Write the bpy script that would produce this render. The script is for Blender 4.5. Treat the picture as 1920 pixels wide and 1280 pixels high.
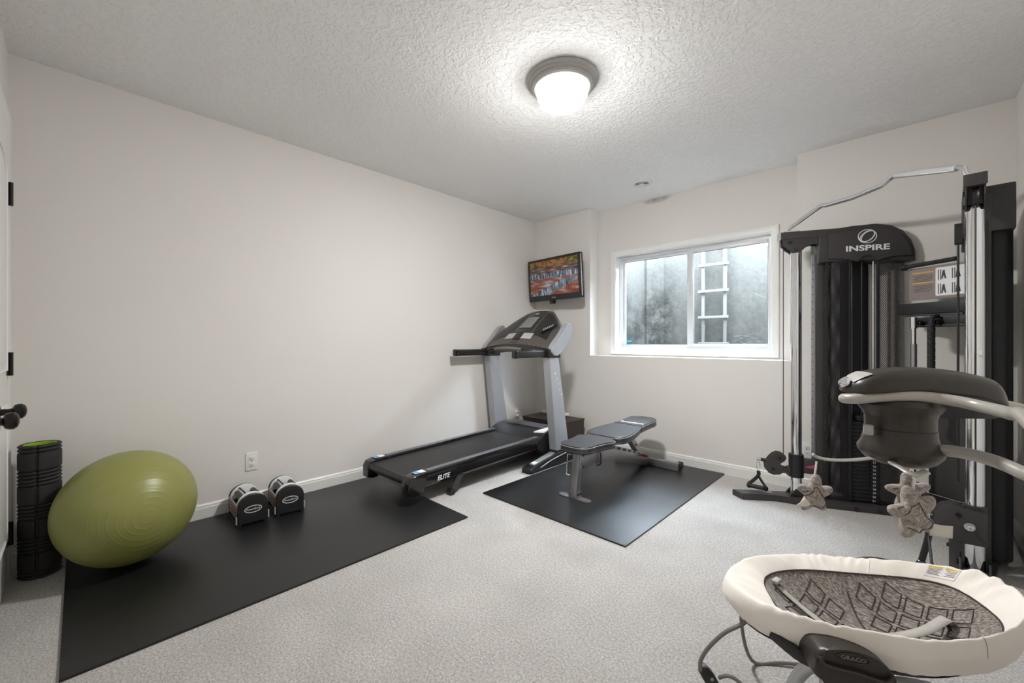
import bpy, bmesh, math, random
from mathutils import Vector, Matrix, noise
random.seed(7)
for o in list(bpy.data.objects): bpy.data.objects.remove(o)
scene = bpy.context.scene
COL = scene.collection
PI = math.pi

# ------------------------------------------------------------------ camera
F, HC = 772.0, 1.0755                      # focal length in pixels of a 1920x1280 frame, eye height
_n = math.hypot(736, 772); SY, CY = 736/_n, 772/_n
CR, CF, CU = Vector((CY, SY, 0)), Vector((-SY, CY, 0)), Vector((0, 0, 1))
EYE = Vector((0, 0, HC))
cam_d = bpy.data.cameras.new('camera'); cam = bpy.data.objects.new('camera', cam_d); COL.objects.link(cam)
cam_d.sensor_width = 36; cam_d.lens = F/1920*36; cam_d.clip_start = .02
cam.location = EYE
cam.matrix_world = Matrix(((CR.x, 0, -CF.x, EYE.x), (CR.y, 0, -CF.y, EYE.y), (0, 1, 0, EYE.z), (0, 0, 0, 1)))
scene.camera = cam

def ray(px, py): return CR*((px-960)/F) + CF + CU*((640-py)/F)
def at(px, py, d): return EYE + ray(px, py)*d                 # point at a distance in front of the lens
def onz(px, py, z): r = ray(px, py); return EYE + r*((z-HC)/r.z)

# ------------------------------------------------------------------ world, exposure
w = bpy.data.worlds.new('overcast_sky'); scene.world = w; w.use_nodes = True
bg = w.node_tree.nodes['Background']
bg.inputs[0].default_value = (.74, .87, 1.0, 1); bg.inputs[1].default_value = 18.5
vs = scene.view_settings
vs.view_transform = 'Standard'; vs.look = 'None'; vs.gamma = 1; vs.use_curve_mapping = False
vs.exposure = 1.62
LAMP = 50.0                                # radiance of the ceiling lamp's glass

# ------------------------------------------------------------------ materials
def lin(c):
    out = []
    for v in c:
        v /= 255.0
        out.append(v/12.92 if v <= .04045 else ((v+.055)/1.055)**2.4)
    return out
MATS = {}
def mat(name, col, rough=.5, metal=0., bump=None, var=None, coat=0., spec=.5, col2=None, sheen=0.):
    """procedural material: a base colour broken up by noise, optional noise relief"""
    m = bpy.data.materials.new(name); m.use_nodes = True; MATS[name] = m
    nt = m.node_tree; N, L = nt.nodes, nt.links; b = N['Principled BSDF']
    c = lin(col)
    b.inputs['Roughness'].default_value = rough; b.inputs['Metallic'].default_value = metal
    b.inputs['Coat Weight'].default_value = coat; b.inputs['Specular IOR Level'].default_value = spec
    b.inputs['Sheen Weight'].default_value = sheen
    tc = N.new('ShaderNodeTexCoord')
    sc, am = var or (6., .06)
    nz = N.new('ShaderNodeTexNoise'); nz.inputs['Scale'].default_value = sc; nz.inputs['Detail'].default_value = 4
    L.new(tc.outputs['Object'], nz.inputs['Vector'])
    rp = N.new('ShaderNodeValToRGB'); rp.color_ramp.elements[0].position = .3; rp.color_ramp.elements[1].position = .7
    d = lin(col2) if col2 else [min(1, v*(1+am)) for v in c]
    e = c if col2 else [v*(1-am) for v in c]
    rp.color_ramp.elements[0].color = (*e, 1); rp.color_ramp.elements[1].color = (*d, 1)
    L.new(nz.outputs['Fac'], rp.inputs['Fac']); L.new(rp.outputs['Color'], b.inputs['Base Color'])
    if bump:
        n2 = N.new('ShaderNodeTexNoise'); n2.inputs['Scale'].default_value = bump[0]; n2.inputs['Detail'].default_value = 3
        L.new(tc.outputs['Object'], n2.inputs['Vector'])
        bp = N.new('ShaderNodeBump'); bp.inputs['Strength'].default_value = bump[1]; bp.inputs['Distance'].default_value = bump[2]
        L.new(n2.outputs['Fac'], bp.inputs['Height']); L.new(bp.outputs['Normal'], b.inputs['Normal'])
    return m
def nodes(m): return m.node_tree.nodes, m.node_tree.links, m.node_tree.nodes['Principled BSDF']

WALL = mat('wall_paint', (227, 223, 218), .85, bump=(220, .12, .002), var=(1.2, .012), spec=.25)
WHITE = mat('white_trim_paint', (232, 231, 228), .38, var=(3, .01))
VINYL = mat('white_vinyl', (214, 215, 217), .3, var=(3, .01))
# knockdown ceiling
CEIL = mat('knockdown_ceiling', (244, 243, 242), .9, var=(2, .01), spec=.2)
N, L, B = nodes(CEIL)
tc = N.new('ShaderNodeTexCoord'); n1 = N.new('ShaderNodeTexNoise'); n1.inputs['Scale'].default_value = 42; n1.inputs['Detail'].default_value = 5; n1.inputs['Distortion'].default_value = .8
L.new(tc.outputs['Object'], n1.inputs['Vector'])
r1 = N.new('ShaderNodeValToRGB'); r1.color_ramp.elements[0].position = .47; r1.color_ramp.elements[1].position = .58
L.new(n1.outputs['Fac'], r1.inputs['Fac'])
bp = N.new('ShaderNodeBump'); bp.inputs['Strength'].default_value = .55; bp.inputs['Distance'].default_value = .006
L.new(r1.outputs['Color'], bp.inputs['Height']); L.new(bp.outputs['Normal'], B.inputs['Normal'])
# carpet
CARPET = mat('grey_beige_carpet', (142, 136, 130), .95, col2=(243, 239, 234), var=(120, 0), spec=.1, sheen=.25)
N, L, B = nodes(CARPET)
tc = [n for n in N if n.type == 'TEX_COORD'][0]; nz = [n for n in N if n.type == 'TEX_NOISE'][0]
nz.inputs['Detail'].default_value = 6; nz.inputs['Roughness'].default_value = .75
rp = [n for n in N if n.type == 'VALTORGB'][0]; rp.color_ramp.elements[0].position = .30; rp.color_ramp.elements[1].position = .68
big = N.new('ShaderNodeTexNoise'); big.inputs['Scale'].default_value = 3.2; big.inputs['Detail'].default_value = 2
L.new(tc.outputs['Object'], big.inputs['Vector'])
mr = N.new('ShaderNodeMapRange'); mr.inputs['From Min'].default_value = .3; mr.inputs['From Max'].default_value = .7; mr.inputs['To Min'].default_value = .9; mr.inputs['To Max'].default_value = 1.08
L.new(big.outputs['Fac'], mr.inputs['Value'])
mx = N.new('ShaderNodeMix'); mx.data_type = 'RGBA'; mx.blend_type = 'MULTIPLY'; mx.inputs['Factor'].default_value = 1
L.new(rp.outputs['Color'], mx.inputs['A']); L.new(mr.outputs['Result'], mx.inputs['B']); L.new(mx.outputs['Result'], B.inputs['Base Color'])
vo = N.new('ShaderNodeTexNoise'); vo.inputs['Scale'].default_value = 170; vo.inputs['Detail'].default_value = 4; vo.inputs['Roughness'].default_value = .7
L.new(tc.outputs['Object'], vo.inputs['Vector'])
bp = N.new('ShaderNodeBump'); bp.inputs['Strength'].default_value = .9; bp.inputs['Distance'].default_value = .012
L.new(vo.outputs['Fac'], bp.inputs['Height']); L.new(bp.outputs['Normal'], B.inputs['Normal'])

RUBBER = mat('black_rubber', (21, 21, 23), .4, bump=(260, .2, .001), var=(5, .12), spec=.6)
BLACKP = mat('black_plastic', (32, 31, 32), .38, bump=(300, .08, .001))
BLACKG = mat('gloss_black_plastic', (20, 20, 22), .16, coat=.3)
FOAM = mat('black_foam', (40, 39, 40), .7, bump=(240, .3, .001), var=(20, .15))
GREEN = mat('lime_green_plastic', (150, 190, 40), .4)
BALL = mat('olive_green_vinyl', (136, 138, 76), .36, var=(2, .03), bump=(400, .05, .0005), col2=(142, 143, 80))
CHROME = mat('chrome', (232, 233, 235), .10, 1.0, var=(4, .02))
STEEL = mat('brushed_steel', (165, 165, 167), .32, .9, bump=(120, .05, .001))
SILVER = mat('silver_paint', (172, 174, 178), .33, .4, var=(5, .03))
GREYM = mat('charcoal_powder_coat', (62, 59, 60), .48, .15, bump=(320, .15, .0008))
DARKM = mat('black_powder_coat', (30, 30, 33), .5, .1, bump=(320, .12, .0008))
NICKEL = mat('brushed_nickel', (172, 169, 165), .4, .35, var=(5, .03))
BRONZE = mat('oil_rubbed_bronze', (38, 34, 33), .28, .6)
WHITEP = mat('white_print', (232, 232, 232), .5)
COPPER = mat('copper_rail', (160, 112, 88), .35, .6)
BRASS = mat('gold_rail', (150, 130, 90), .35, .6)
VINYLB = mat('dark_vinyl_upholstery', (46, 48, 54), .36, bump=(200, .12, .001), var=(12, .06), spec=.8)
PIPING = mat('grey_piping', (150, 150, 150), .5)
LIGHTG = mat('light_grey_plastic', (172, 169, 166), .4)
BROWNP = mat('dark_brown_plastic', (50, 44, 40), .36, bump=(260, .12, .0008))
TUBEG = mat('warm_grey_tube', (176, 172, 166), .35, .15, var=(5, .03))
WIREG = mat('grey_wire', (120, 114, 108), .4, .3)
CREAM = mat('cream_knit', (243, 237, 229), .9, bump=(350, .2, .001), var=(8, .03), sheen=.3)
STRAP = mat('grey_webbing', (176, 172, 166), .8, bump=(400, .4, .001))
SEAM = mat('charcoal_thread', (62, 56, 54), .8)
WENGE = mat('espresso_wood', (54, 43, 38), .45, var=(9, .2))
PAPER = mat('white_paper', (226, 222, 214), .7)
ORANGE = mat('orange_print', (226, 160, 60), .6)
YELLOW = mat('yellow_print', (222, 186, 60), .6)
GREYPR = mat('grey_print', (138, 128, 124), .6)
DARKPR = mat('dark_print', (70, 62, 62), .6)
LBLUE = mat('blue_print', (120, 160, 205), .5)
TEAL = mat('teal_sticker', (20, 120, 132), .5)
REDP = mat('red_plastic', (150, 52, 46), .4)
PINKP = mat('magenta_pin_plastic', (170, 62, 100), .35)
LCD = mat('grey_lcd', (120, 122, 122), .25, coat=.2)
TOYW = mat('white_cord', (236, 232, 226), .8)
LADDER = mat('galvanised_ladder', (120, 121, 120), .5, .2)
WEB = mat('pale_cobweb', (112, 114, 114), .9)

def heather(name, c1, c2, c3, rot=0.6):
    m = mat(name, c1, .95, sheen=.3, spec=.1); N, L, B = nodes(m)
    tc = N.new('ShaderNodeTexCoord'); mp = N.new('ShaderNodeMapping'); mp.inputs['Scale'].default_value = (60, 420, 200); mp.inputs['Rotation'].default_value = (0, 0, rot)
    n = N.new('ShaderNodeTexNoise'); n.inputs['Scale'].default_value = 1; n.inputs['Detail'].default_value = 3
    L.new(tc.outputs['Object'], mp.inputs['Vector']); L.new(mp.outputs['Vector'], n.inputs['Vector'])
    r = N.new('ShaderNodeValToRGB'); e = r.color_ramp.elements
    e[0].position = .3; e[0].color = (*lin(c1), 1); e[1].position = .72; e[1].color = (*lin(c3), 1)
    k = e.new(.5); k.color = (*lin(c2), 1)
    L.new(n.outputs['Fac'], r.inputs['Fac']); L.new(r.outputs['Color'], B.inputs['Base Color'])
    bp = N.new('ShaderNodeBump'); bp.inputs['Strength'].default_value = .3; bp.inputs['Distance'].default_value = .002
    L.new(n.outputs['Fac'], bp.inputs['Height']); L.new(bp.outputs['Normal'], B.inputs['Normal'])
    return m
LINER = heather('heather_grey_knit', (70, 64, 61), (128, 120, 114), (190, 183, 176))
STARF = heather('heather_pale_knit', (122, 113, 107), (158, 149, 143), (196, 189, 182), 0.)

def mix_transparent(m, fac_socket_builder):
    N, L, B = nodes(m); out = [n for n in N if n.type == 'OUTPUT_MATERIAL'][0]
    tr = N.new('ShaderNodeBsdfTransparent'); ms = N.new('ShaderNodeMixShader')
    L.new(fac_socket_builder(N, L), ms.inputs['Fac']); L.new(tr.outputs[0], ms.inputs[1]); L.new(B.outputs[0], ms.inputs[2])
    L.new(ms.outputs[0], out.inputs['Surface'])
# window glass: clear with a fresnel reflection
GLASS = mat('window_glass', (245, 250, 250), .01, var=(1, .002))
def _fr(N, L):
    f = N.new('ShaderNodeFresnel'); f.inputs['IOR'].default_value = 1.5
    g = N.new('ShaderNodeMath'); g.operation = 'MULTIPLY_ADD'; g.inputs[1].default_value = 1.2; g.inputs[2].default_value = .0
    L.new(f.outputs[0], g.inputs[0])
    ge = N.new('ShaderNodeNewGeometry'); iv = N.new('ShaderNodeMath'); iv.operation = 'SUBTRACT'; iv.inputs[0].default_value = 1     # only the entry face mirrors
    pr = N.new('ShaderNodeMath'); pr.operation = 'MULTIPLY'
    L.new(ge.outputs['Backfacing'], iv.inputs[1]); L.new(g.outputs[0], pr.inputs[0]); L.new(iv.outputs[0], pr.inputs[1]); return pr.outputs[0]
mix_transparent(GLASS, _fr); nodes(GLASS)[2].inputs['Metallic'].default_value = 1
# perforated sheet
PERF = mat('perforated_black_mesh', (27, 26, 28), .55, .1)
def _holes(N, L):
    tc = N.new('ShaderNodeTexCoord'); vo = N.new('ShaderNodeTexVoronoi'); vo.inputs['Scale'].default_value = 95; vo.inputs['Randomness'].default_value = 0.0
    dp = N.new('ShaderNodeVectorMath'); dp.operation = 'DOT_PRODUCT'; dp.inputs[1].default_value = (.916, .401, 0)
    sz = N.new('ShaderNodeSeparateXYZ'); cb = N.new('ShaderNodeCombineXYZ')
    L.new(tc.outputs['Object'], dp.inputs[0]); L.new(tc.outputs['Object'], sz.inputs[0])
    a1 = N.new('ShaderNodeMath'); a1.operation = 'ADD'; a2 = N.new('ShaderNodeMath'); a2.operation = 'SUBTRACT'
    for q in (a1, a2): L.new(dp.outputs['Value'], q.inputs[0]); L.new(sz.outputs['Z'], q.inputs[1])
    L.new(a1.outputs[0], cb.inputs[0]); L.new(a2.outputs[0], cb.inputs[1]); L.new(cb.outputs[0], vo.inputs['Vector'])
    g = N.new('ShaderNodeMath'); g.operation = 'GREATER_THAN'; g.inputs[1].default_value = .33
    L.new(vo.outputs['Distance'], g.inputs[0]); return g.outputs[0]
mix_transparent(PERF, _holes)
# lamp glass
GLOW = mat('lit_frosted_glass', (250, 246, 238), .4, var=(3, .005)); N, L, B = nodes(GLOW)
B.inputs['Emission Color'].default_value = (1, .995, .978, 1)
tc = N.new('ShaderNodeTexCoord'); sx = N.new('ShaderNodeSeparateXYZ'); L.new(tc.outputs['Object'], sx.inputs[0])
q = N.new('ShaderNodeMapRange'); q.inputs['From Min'].default_value = -.095; q.inputs['From Max'].default_value = -.15; q.inputs['To Min'].default_value = LAMP*.028; q.inputs['To Max'].default_value = LAMP*3.2   # emission shaped, strong at the bottom and weak on the sides, limiting ceiling halo
L.new(sx.outputs['Z'], q.inputs['Value']); L.new(q.outputs['Result'], B.inputs['Emission Strength'])
# concrete well, mould low down and by the cold corner
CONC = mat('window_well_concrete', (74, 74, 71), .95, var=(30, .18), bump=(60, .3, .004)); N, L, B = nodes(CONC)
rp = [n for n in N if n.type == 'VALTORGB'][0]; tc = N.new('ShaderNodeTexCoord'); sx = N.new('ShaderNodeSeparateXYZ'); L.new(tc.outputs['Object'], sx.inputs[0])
def rng(sock, a, b, lo=0., hi=1.):
    q = N.new('ShaderNodeMapRange'); q.inputs['From Min'].default_value = a; q.inputs['From Max'].default_value = b; q.inputs['To Min'].default_value = lo; q.inputs['To Max'].default_value = hi
    L.new(sock, q.inputs['Value']); return q.outputs['Result']
def mth(op, a, b):
    q = N.new('ShaderNodeMath'); q.operation = op
    for i, v in enumerate((a, b)):
        if hasattr(v, 'links'): L.new(v, q.inputs[i])
        else: q.inputs[i].default_value = v
    return q.outputs[0]
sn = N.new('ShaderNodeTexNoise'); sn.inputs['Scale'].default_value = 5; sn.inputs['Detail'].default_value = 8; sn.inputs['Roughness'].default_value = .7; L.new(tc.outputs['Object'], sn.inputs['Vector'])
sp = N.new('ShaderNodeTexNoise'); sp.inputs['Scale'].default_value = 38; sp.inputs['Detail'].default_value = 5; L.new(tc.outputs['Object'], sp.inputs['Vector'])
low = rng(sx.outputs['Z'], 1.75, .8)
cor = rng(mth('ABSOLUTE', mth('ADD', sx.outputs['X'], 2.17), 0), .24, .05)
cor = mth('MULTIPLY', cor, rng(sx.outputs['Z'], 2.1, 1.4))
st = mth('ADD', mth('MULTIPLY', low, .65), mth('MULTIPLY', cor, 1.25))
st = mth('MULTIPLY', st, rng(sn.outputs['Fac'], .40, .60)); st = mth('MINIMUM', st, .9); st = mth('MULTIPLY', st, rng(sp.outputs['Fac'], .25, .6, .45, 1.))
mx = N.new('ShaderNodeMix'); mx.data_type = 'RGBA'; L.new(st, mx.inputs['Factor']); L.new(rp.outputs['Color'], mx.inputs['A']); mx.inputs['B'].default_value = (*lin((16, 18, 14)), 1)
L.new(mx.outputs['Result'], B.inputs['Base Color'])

# ------------------------------------------------------------------ mesh helpers
class MB:
    """collects shapes into one mesh; f maps local to world coordinates"""
    def __init__(s, f=None): s.bm = bmesh.new(); s.f = f
    def _faces(s, vs, fs):
        v = [s.bm.verts.new(Vector(p)) for p in vs]; out = []
        for f in fs:
            try: out.append(s.bm.faces.new([v[i] for i in f]))
            except ValueError: pass
        return v, out
    def box(s, x0, x1, y0, y1, z0, z1, bev=0., seg=2, M=None):
        P = [(x, y, z) for x in (x0, x1) for y in (y0, y1) for z in (z0, z1)]
        if M: P = [M @ Vector(p) for p in P]
        v, f = s._faces(P, [(0, 1, 3, 2), (4, 6, 7, 5), (0, 4, 5, 1), (2, 3, 7, 6), (0, 2, 6, 4), (1, 5, 7, 3)])
        if bev > 0:
            ed = list({e for q in f for e in q.edges})
            bmesh.ops.bevel(s.bm, geom=ed, offset=bev, segments=seg, profile=.6, affect='EDGES', clamp_overlap=True)
        return s
    def prism(s, pts, h0, h1, ax='z', bev=0., seg=2, M=None):
        """extrude a 2-D outline; ax says which axis the thickness runs along (pts fill the other two in x,y,z order)"""
        def mk(a, b, h): return {'z': (a, b, h), 'y': (a, h, b), 'x': (h, a, b)}[ax]
        n = len(pts)
        P = [mk(a, b, h0) for a, b in pts] + [mk(a, b, h1) for a, b in pts]
        if M: P = [M @ Vector(p) for p in P]
        v, f = s._faces(P, [list(range(n)), list(range(n, 2*n))[::-1]] + [(i, (i+1) % n, n+(i+1) % n, n+i) for i in range(n)])
        if bev > 0:
            ed = [e for q in f[:2] for e in q.edges]
            bmesh.ops.bevel(s.bm, geom=ed, offset=bev, segments=seg, profile=.6, affect='EDGES', clamp_overlap=True)
        return s
    def tube(s, pts, r, n=10, closed=False, caps=True, flat=None):
        """sweep a circle (or an ellipse: flat = second radius ratio) along a polyline; r may be a list"""
        P = [Vector(p) for p in pts]; m = len(P)
        R_ = r if isinstance(r, (list, tuple)) else [r]*m
        T = []
        for i in range(m):
            a = P[(i-1) % m] if (i > 0 or closed) else P[i]; b = P[(i+1) % m] if (i < m-1 or closed) else P[i]
            T.append((b-a).normalized())
        up = Vector((0, 0, 1)) if abs(T[0].z) < .9 else Vector((1, 0, 0))
        u = T[0].cross(up).normalized(); rings = []
        for i in range(m):
            u = (u - T[i]*u.dot(T[i]));
            u = u.normalized() if u.length > 1e-6 else T[i].orthogonal().normalized()
            v = T[i].cross(u)
            rings.append([s.bm.verts.new(P[i] + (u*math.cos(2*PI*k/n) + v*math.sin(2*PI*k/n)*(flat or 1))*R_[i]) for k in range(n)])
        for i in range(m if closed else m-1):
            A, B_ = rings[i], rings[(i+1) % m]
            for k in range(n): s.bm.faces.new((A[k], A[(k+1) % n], B_[(k+1) % n], B_[k]))
        if caps and not closed: s.bm.faces.new(rings[0][::-1]); s.bm.faces.new(rings[-1])
        return s
    def cyl(s, a, b, r, n=16, r2=None): return s.tube([a, b], [r, r if r2 is None else r2], n)
    def lathe(s, prof, n=32, M=None, a0=0., a1=2*PI, close=True):
        """prof: (radius, height) pairs spun about z"""
        full = abs(a1-a0-2*PI) < 1e-6; rows = []
        for r, h in prof:
            if r < 1e-6: rows.append([s.bm.verts.new(M @ Vector((0, 0, h)) if M else (0, 0, h))]); continue
            row = []
            for k in range(n if full else n+1):
                t = a0+(a1-a0)*k/n; p = Vector((r*math.cos(t), r*math.sin(t), h)); row.append(s.bm.verts.new(M @ p if M else p))
            rows.append(row)
        for A, B_ in zip(rows, rows[1:]):
            m = max(len(A), len(B_))
            for k in range(m if full else m-1):
                q = [A[k % len(A)], A[(k+1) % len(A)], B_[(k+1) % len(B_)], B_[k % len(B_)]]
                q = list(dict.fromkeys(q))
                if len(q) > 2:
                    try: s.bm.faces.new(q)
                    except ValueError: pass
        return s
    def sphere(s, c, r, n=16, sc=(1, 1, 1)):
        c = Vector(c); m = n//2
        return s.lathe([(math.sin(PI*i/m), -math.cos(PI*i/m)) for i in range(m+1)], n, Matrix.Translation(c) @ Matrix.Diagonal((r*sc[0], r*sc[1], r*sc[2], 1)))
    def grid(s, fn, nu, nv, closed_u=False):
        V = [[s.bm.verts.new(fn(i/(nu if closed_u else nu-1), j/(nv-1))) for j in range(nv)] for i in range(nu)]
        for i in range(nu if closed_u else nu-1):
            for j in range(nv-1):
                s.bm.faces.new((V[i][j], V[(i+1) % nu][j], V[(i+1) % nu][j+1], V[i][j+1]))
        return s
    def frame(s, a0, a1, b0, b1, prof, ax='y'):
        """mitred rectangular frame; prof = (inset, depth) loops"""
        def mk(a, b, h): return {'z': (a, b, h), 'y': (a, h, b), 'x': (h, a, b)}[ax]
        Lp = [[s.bm.verts.new(mk(a, b, h)) for a, b in ((a0+i, b0+i), (a1-i, b0+i), (a1-i, b1-i), (a0+i, b1-i))] for i, h in prof]
        m = len(Lp)
        for j in range(m):
            A, B_ = Lp[j], Lp[(j+1) % m]
            for k in range(4): s.bm.faces.new((A[k], A[(k+1) % 4], B_[(k+1) % 4], B_[k]))
        return s
    def build(s, name, m, parent=None, smooth=True, local=False, angle=35, kind=None, recalc=True):
        bm = s.bm
        if s.f:
            for v in bm.verts: v.co = s.f(v.co)
        if recalc: bmesh.ops.recalc_face_normals(bm, faces=bm.faces)
        if parent is not None and not local:
            o = root_loc(parent)
            for v in bm.verts: v.co -= o
        if smooth:
            for f in bm.faces: f.smooth = True
            lim = math.radians(angle)
            for e in bm.edges:
                if len(e.link_faces) == 2 and e.calc_face_angle(0) > lim: e.smooth = False
        me = bpy.data.meshes.new(name); bm.to_mesh(me); bm.free()
        me.materials.append(MATS[m] if isinstance(m, str) else m)
        ob = bpy.data.objects.new(name, me); COL.objects.link(ob)
        if parent is not None: ob.parent = parent
        if kind: ob['kind'] = kind
        return ob
def root_loc(o):
    v = Vector((0, 0, 0))
    while o is not None: v = v + o.location; o = o.parent
    return v
def thing(name, label, cat, loc=(0, 0, 0), rz=0., group=None):
    o = bpy.data.objects.new(name, None); COL.objects.link(o); o.empty_display_size = .05
    o.location = loc; o.rotation_euler = (0, 0, rz); o['label'] = label; o['category'] = cat
    if group: o['group'] = group
    return o
def tag(o, label, cat, group=None):
    o['label'] = label; o['category'] = cat
    if group: o['group'] = group
    return o
def struct(o, label, cat='structure'):
    o['kind'] = 'structure'; o['label'] = label; o['category'] = cat; return o
def shift_origin(o, loc):
    """move a mesh object's origin without moving the mesh"""
    loc = Vector(loc); o.data.transform(Matrix.Translation(-loc)); o.location = o.location + loc
def text(name, body, size, m, parent, origin, ex, ey, extrude=.0006, bold=0., xs=1., shear=0., local=False):
    """flat lettering centred on origin, reading along ex, upright along ey"""
    cu = bpy.data.curves.new(name, 'FONT'); cu.body = body; cu.size = size; cu.align_x = 'CENTER'; cu.align_y = 'CENTER'
    cu.extrude = extrude; cu.offset = bold; cu.shear = shear; cu.resolution_u = 3
    t = bpy.data.objects.new(name+'_tmp', cu); COL.objects.link(t)
    dg = bpy.context.evaluated_depsgraph_get(); dg.update()
    me = bpy.data.meshes.new_from_object(t.evaluated_get(dg)); bpy.data.objects.remove(t)
    ex, ey = Vector(ex).normalized(), Vector(ey).normalized(); ez = ex.cross(ey)
    o = Vector(origin) - (root_loc(parent) if (parent is not None and not local) else Vector((0, 0, 0)))
    Mx = Matrix(((ex.x*xs, ey.x, ez.x, o.x), (ex.y*xs, ey.y, ez.y, o.y), (ex.z*xs, ey.z, ez.z, o.z), (0, 0, 0, 1)))
    me.transform(Mx); me.name = name; me.materials.clear(); me.materials.append(m)
    ob = bpy.data.objects.new(name, me); COL.objects.link(ob)
    if parent is not None: ob.parent = parent
    return ob
def smooth_path(pts, k=6, closed=False):
    P = [Vector(p) for p in pts]; n = len(P); out = []
    for i in range(n if closed else n-1):
        g = lambda j: P[j % n] if closed else P[max(0, min(n-1, j))]
        a, b, c, d = g(i-1), g(i), g(i+1), g(i+2)
        for q in range(k):
            t = q/k; out.append(.5*((2*b)+(c-a)*t+(2*a-5*b+4*c-d)*t*t+(3*b-a-3*c+d)*t**3))
    if not closed: out.append(P[-1])
    return out
def rrect(x0, x1, y0, y1, r, n=5):
    out = []
    for cx, cy, a in ((x1-r, y1-r, 0), (x0+r, y1-r, 90), (x0+r, y0+r, 180), (x1-r, y0+r, 270)):
        for i in range(n+1):
            t = math.radians(a+90*i/n); out.append((cx+r*math.cos(t), cy+r*math.sin(t)))
    return out

# ================================================================== the room
XL, XR, YB, YF, H = -3.075, .452, 3.611, -.236, 2.44
RX0, RX1, RY, RZ = -2.335, -.566, 3.781, .933              # window recess: sides, back plane, ledge height
WX0, WX1, WZ0, WZ1 = -2.135, -.762, 1.0, 1.94              # window opening
TH = .12
m = MB(); m.box(XL-TH, XR+TH, YF-TH, YB, -.1, 0); struct(m.build('floor', CARPET, smooth=False), 'grey beige cut pile carpet over the whole floor', 'floor')
m = MB(); m.box(XL-TH, XR+TH, YF-TH, RY, H, H+.12); struct(m.build('ceiling', CEIL, smooth=False), 'white knockdown textured ceiling', 'ceiling')
m = MB(); m.box(XL-TH, XL, YF-TH, YB, 0, H); struct(m.build('wall_left', WALL, smooth=False), 'long pale greige wall beside the treadmill', 'wall')
m = MB(); m.box(XR, XR+TH, YF-TH, YB, 0, H); struct(m.build('wall_right', WALL, smooth=False), 'pale greige wall at the right edge', 'wall')
m = MB(); m.box(XL, XR, YF-TH, YF, 0, H); struct(m.build('wall_front', WALL, smooth=False), 'pale greige wall holding the closet doors', 'wall')
WB = mat('wall_paint_soot', (227, 223, 218), .85, bump=(220, .12, .002), var=(1.2, .012), spec=.25)
N, L, B = nodes(WB)                                          # the sooty mark above the window
tc = N.new('ShaderNodeTexCoord'); sx = N.new('ShaderNodeSeparateXYZ'); L.new(tc.outputs['Object'], sx.inputs[0])
rp = [n for n in N if n.type == 'VALTORGB'][0]
dx = mth('DIVIDE', mth('ADD', sx.outputs['X'], 1.70), .13); dz = mth('DIVIDE', mth('ADD', sx.outputs['Z'], -2.425), .035)
dd = mth('ADD', mth('MULTIPLY', dx, dx), mth('MULTIPLY', dz, dz))
so = N.new('ShaderNodeTexNoise'); so.inputs['Scale'].default_value = 14; L.new(tc.outputs['Object'], so.inputs['Vector'])
fa = mth('MULTIPLY', rng(dd, 1.3, .1), rng(so.outputs['Fac'], .2, .7, .3, 1.)); fa = mth('MULTIPLY', fa, .75)
mx = N.new('ShaderNodeMix'); mx.data_type = 'RGBA'; L.new(fa, mx.inputs['Factor']); L.new(rp.outputs['Color'], mx.inputs['A']); mx.inputs['B'].default_value = (*lin((96, 92, 90)), 1)
L.new(mx.outputs['Result'], B.inputs['Base Color'])
m = MB()
m.box(XL-TH, RX0, YB, RY+.14, 0, H+.6); m.box(RX1, XR+TH, YB, RY+.14, 0, H+.6); m.box(RX0, RX1, YB, RY+.14, 0, RZ)
m.box(RX0, WX0, RY, RY+.14, RZ, H+.6); m.box(WX1, RX1, RY, RY+.14, RZ, H+.6); m.box(WX0, WX1, RY, RY+.14, RZ, WZ0); m.box(WX0, WX1, RY, RY+.14, WZ1, H+.6)
struct(m.build('wall_back', WB, smooth=False), 'pale greige wall with the recessed basement window', 'wall')
# baseboards
def baseboard(name, pts, lab):
    """pts: two points on the wall face and the room-side normal"""
    (x0, y0), (x1, y1), (nx, ny) = pts
    prof = [(0, 0), (.014, 0), (.014, .068), (.011, .076), (.011, .084), (.005, .092), (0, .092)]
    mb = MB(); k = len(prof)
    A = [(x0+nx*d, y0+ny*d, z) for d, z in prof]; B_ = [(x1+nx*d, y1+ny*d, z) for d, z in prof]
    mb._faces(A+B_, [list(range(k)), list(range(k, 2*k))] + [(i, (i+1) % k, k+(i+1) % k, k+i) for i in range(k)])
    struct(mb.build(name, WHITE, smooth=False), lab, 'baseboard')
baseboard('baseboard_left', ((XL, YF), (XL, YB), (1, 0)), 'white baseboard along the long left wall')
baseboard('baseboard_back', ((XL, YB), (XR, YB), (0, -1)), 'white baseboard under the window')
baseboard('baseboard_right', ((XR, 2.93), (XR, YB), (-1, 0)), 'white baseboard behind the cable machine on the right')
baseboard('baseboard_front', ((XL, YF), (-2.97, YF), (0, 1)), 'short white baseboard behind the foam roller')

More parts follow.
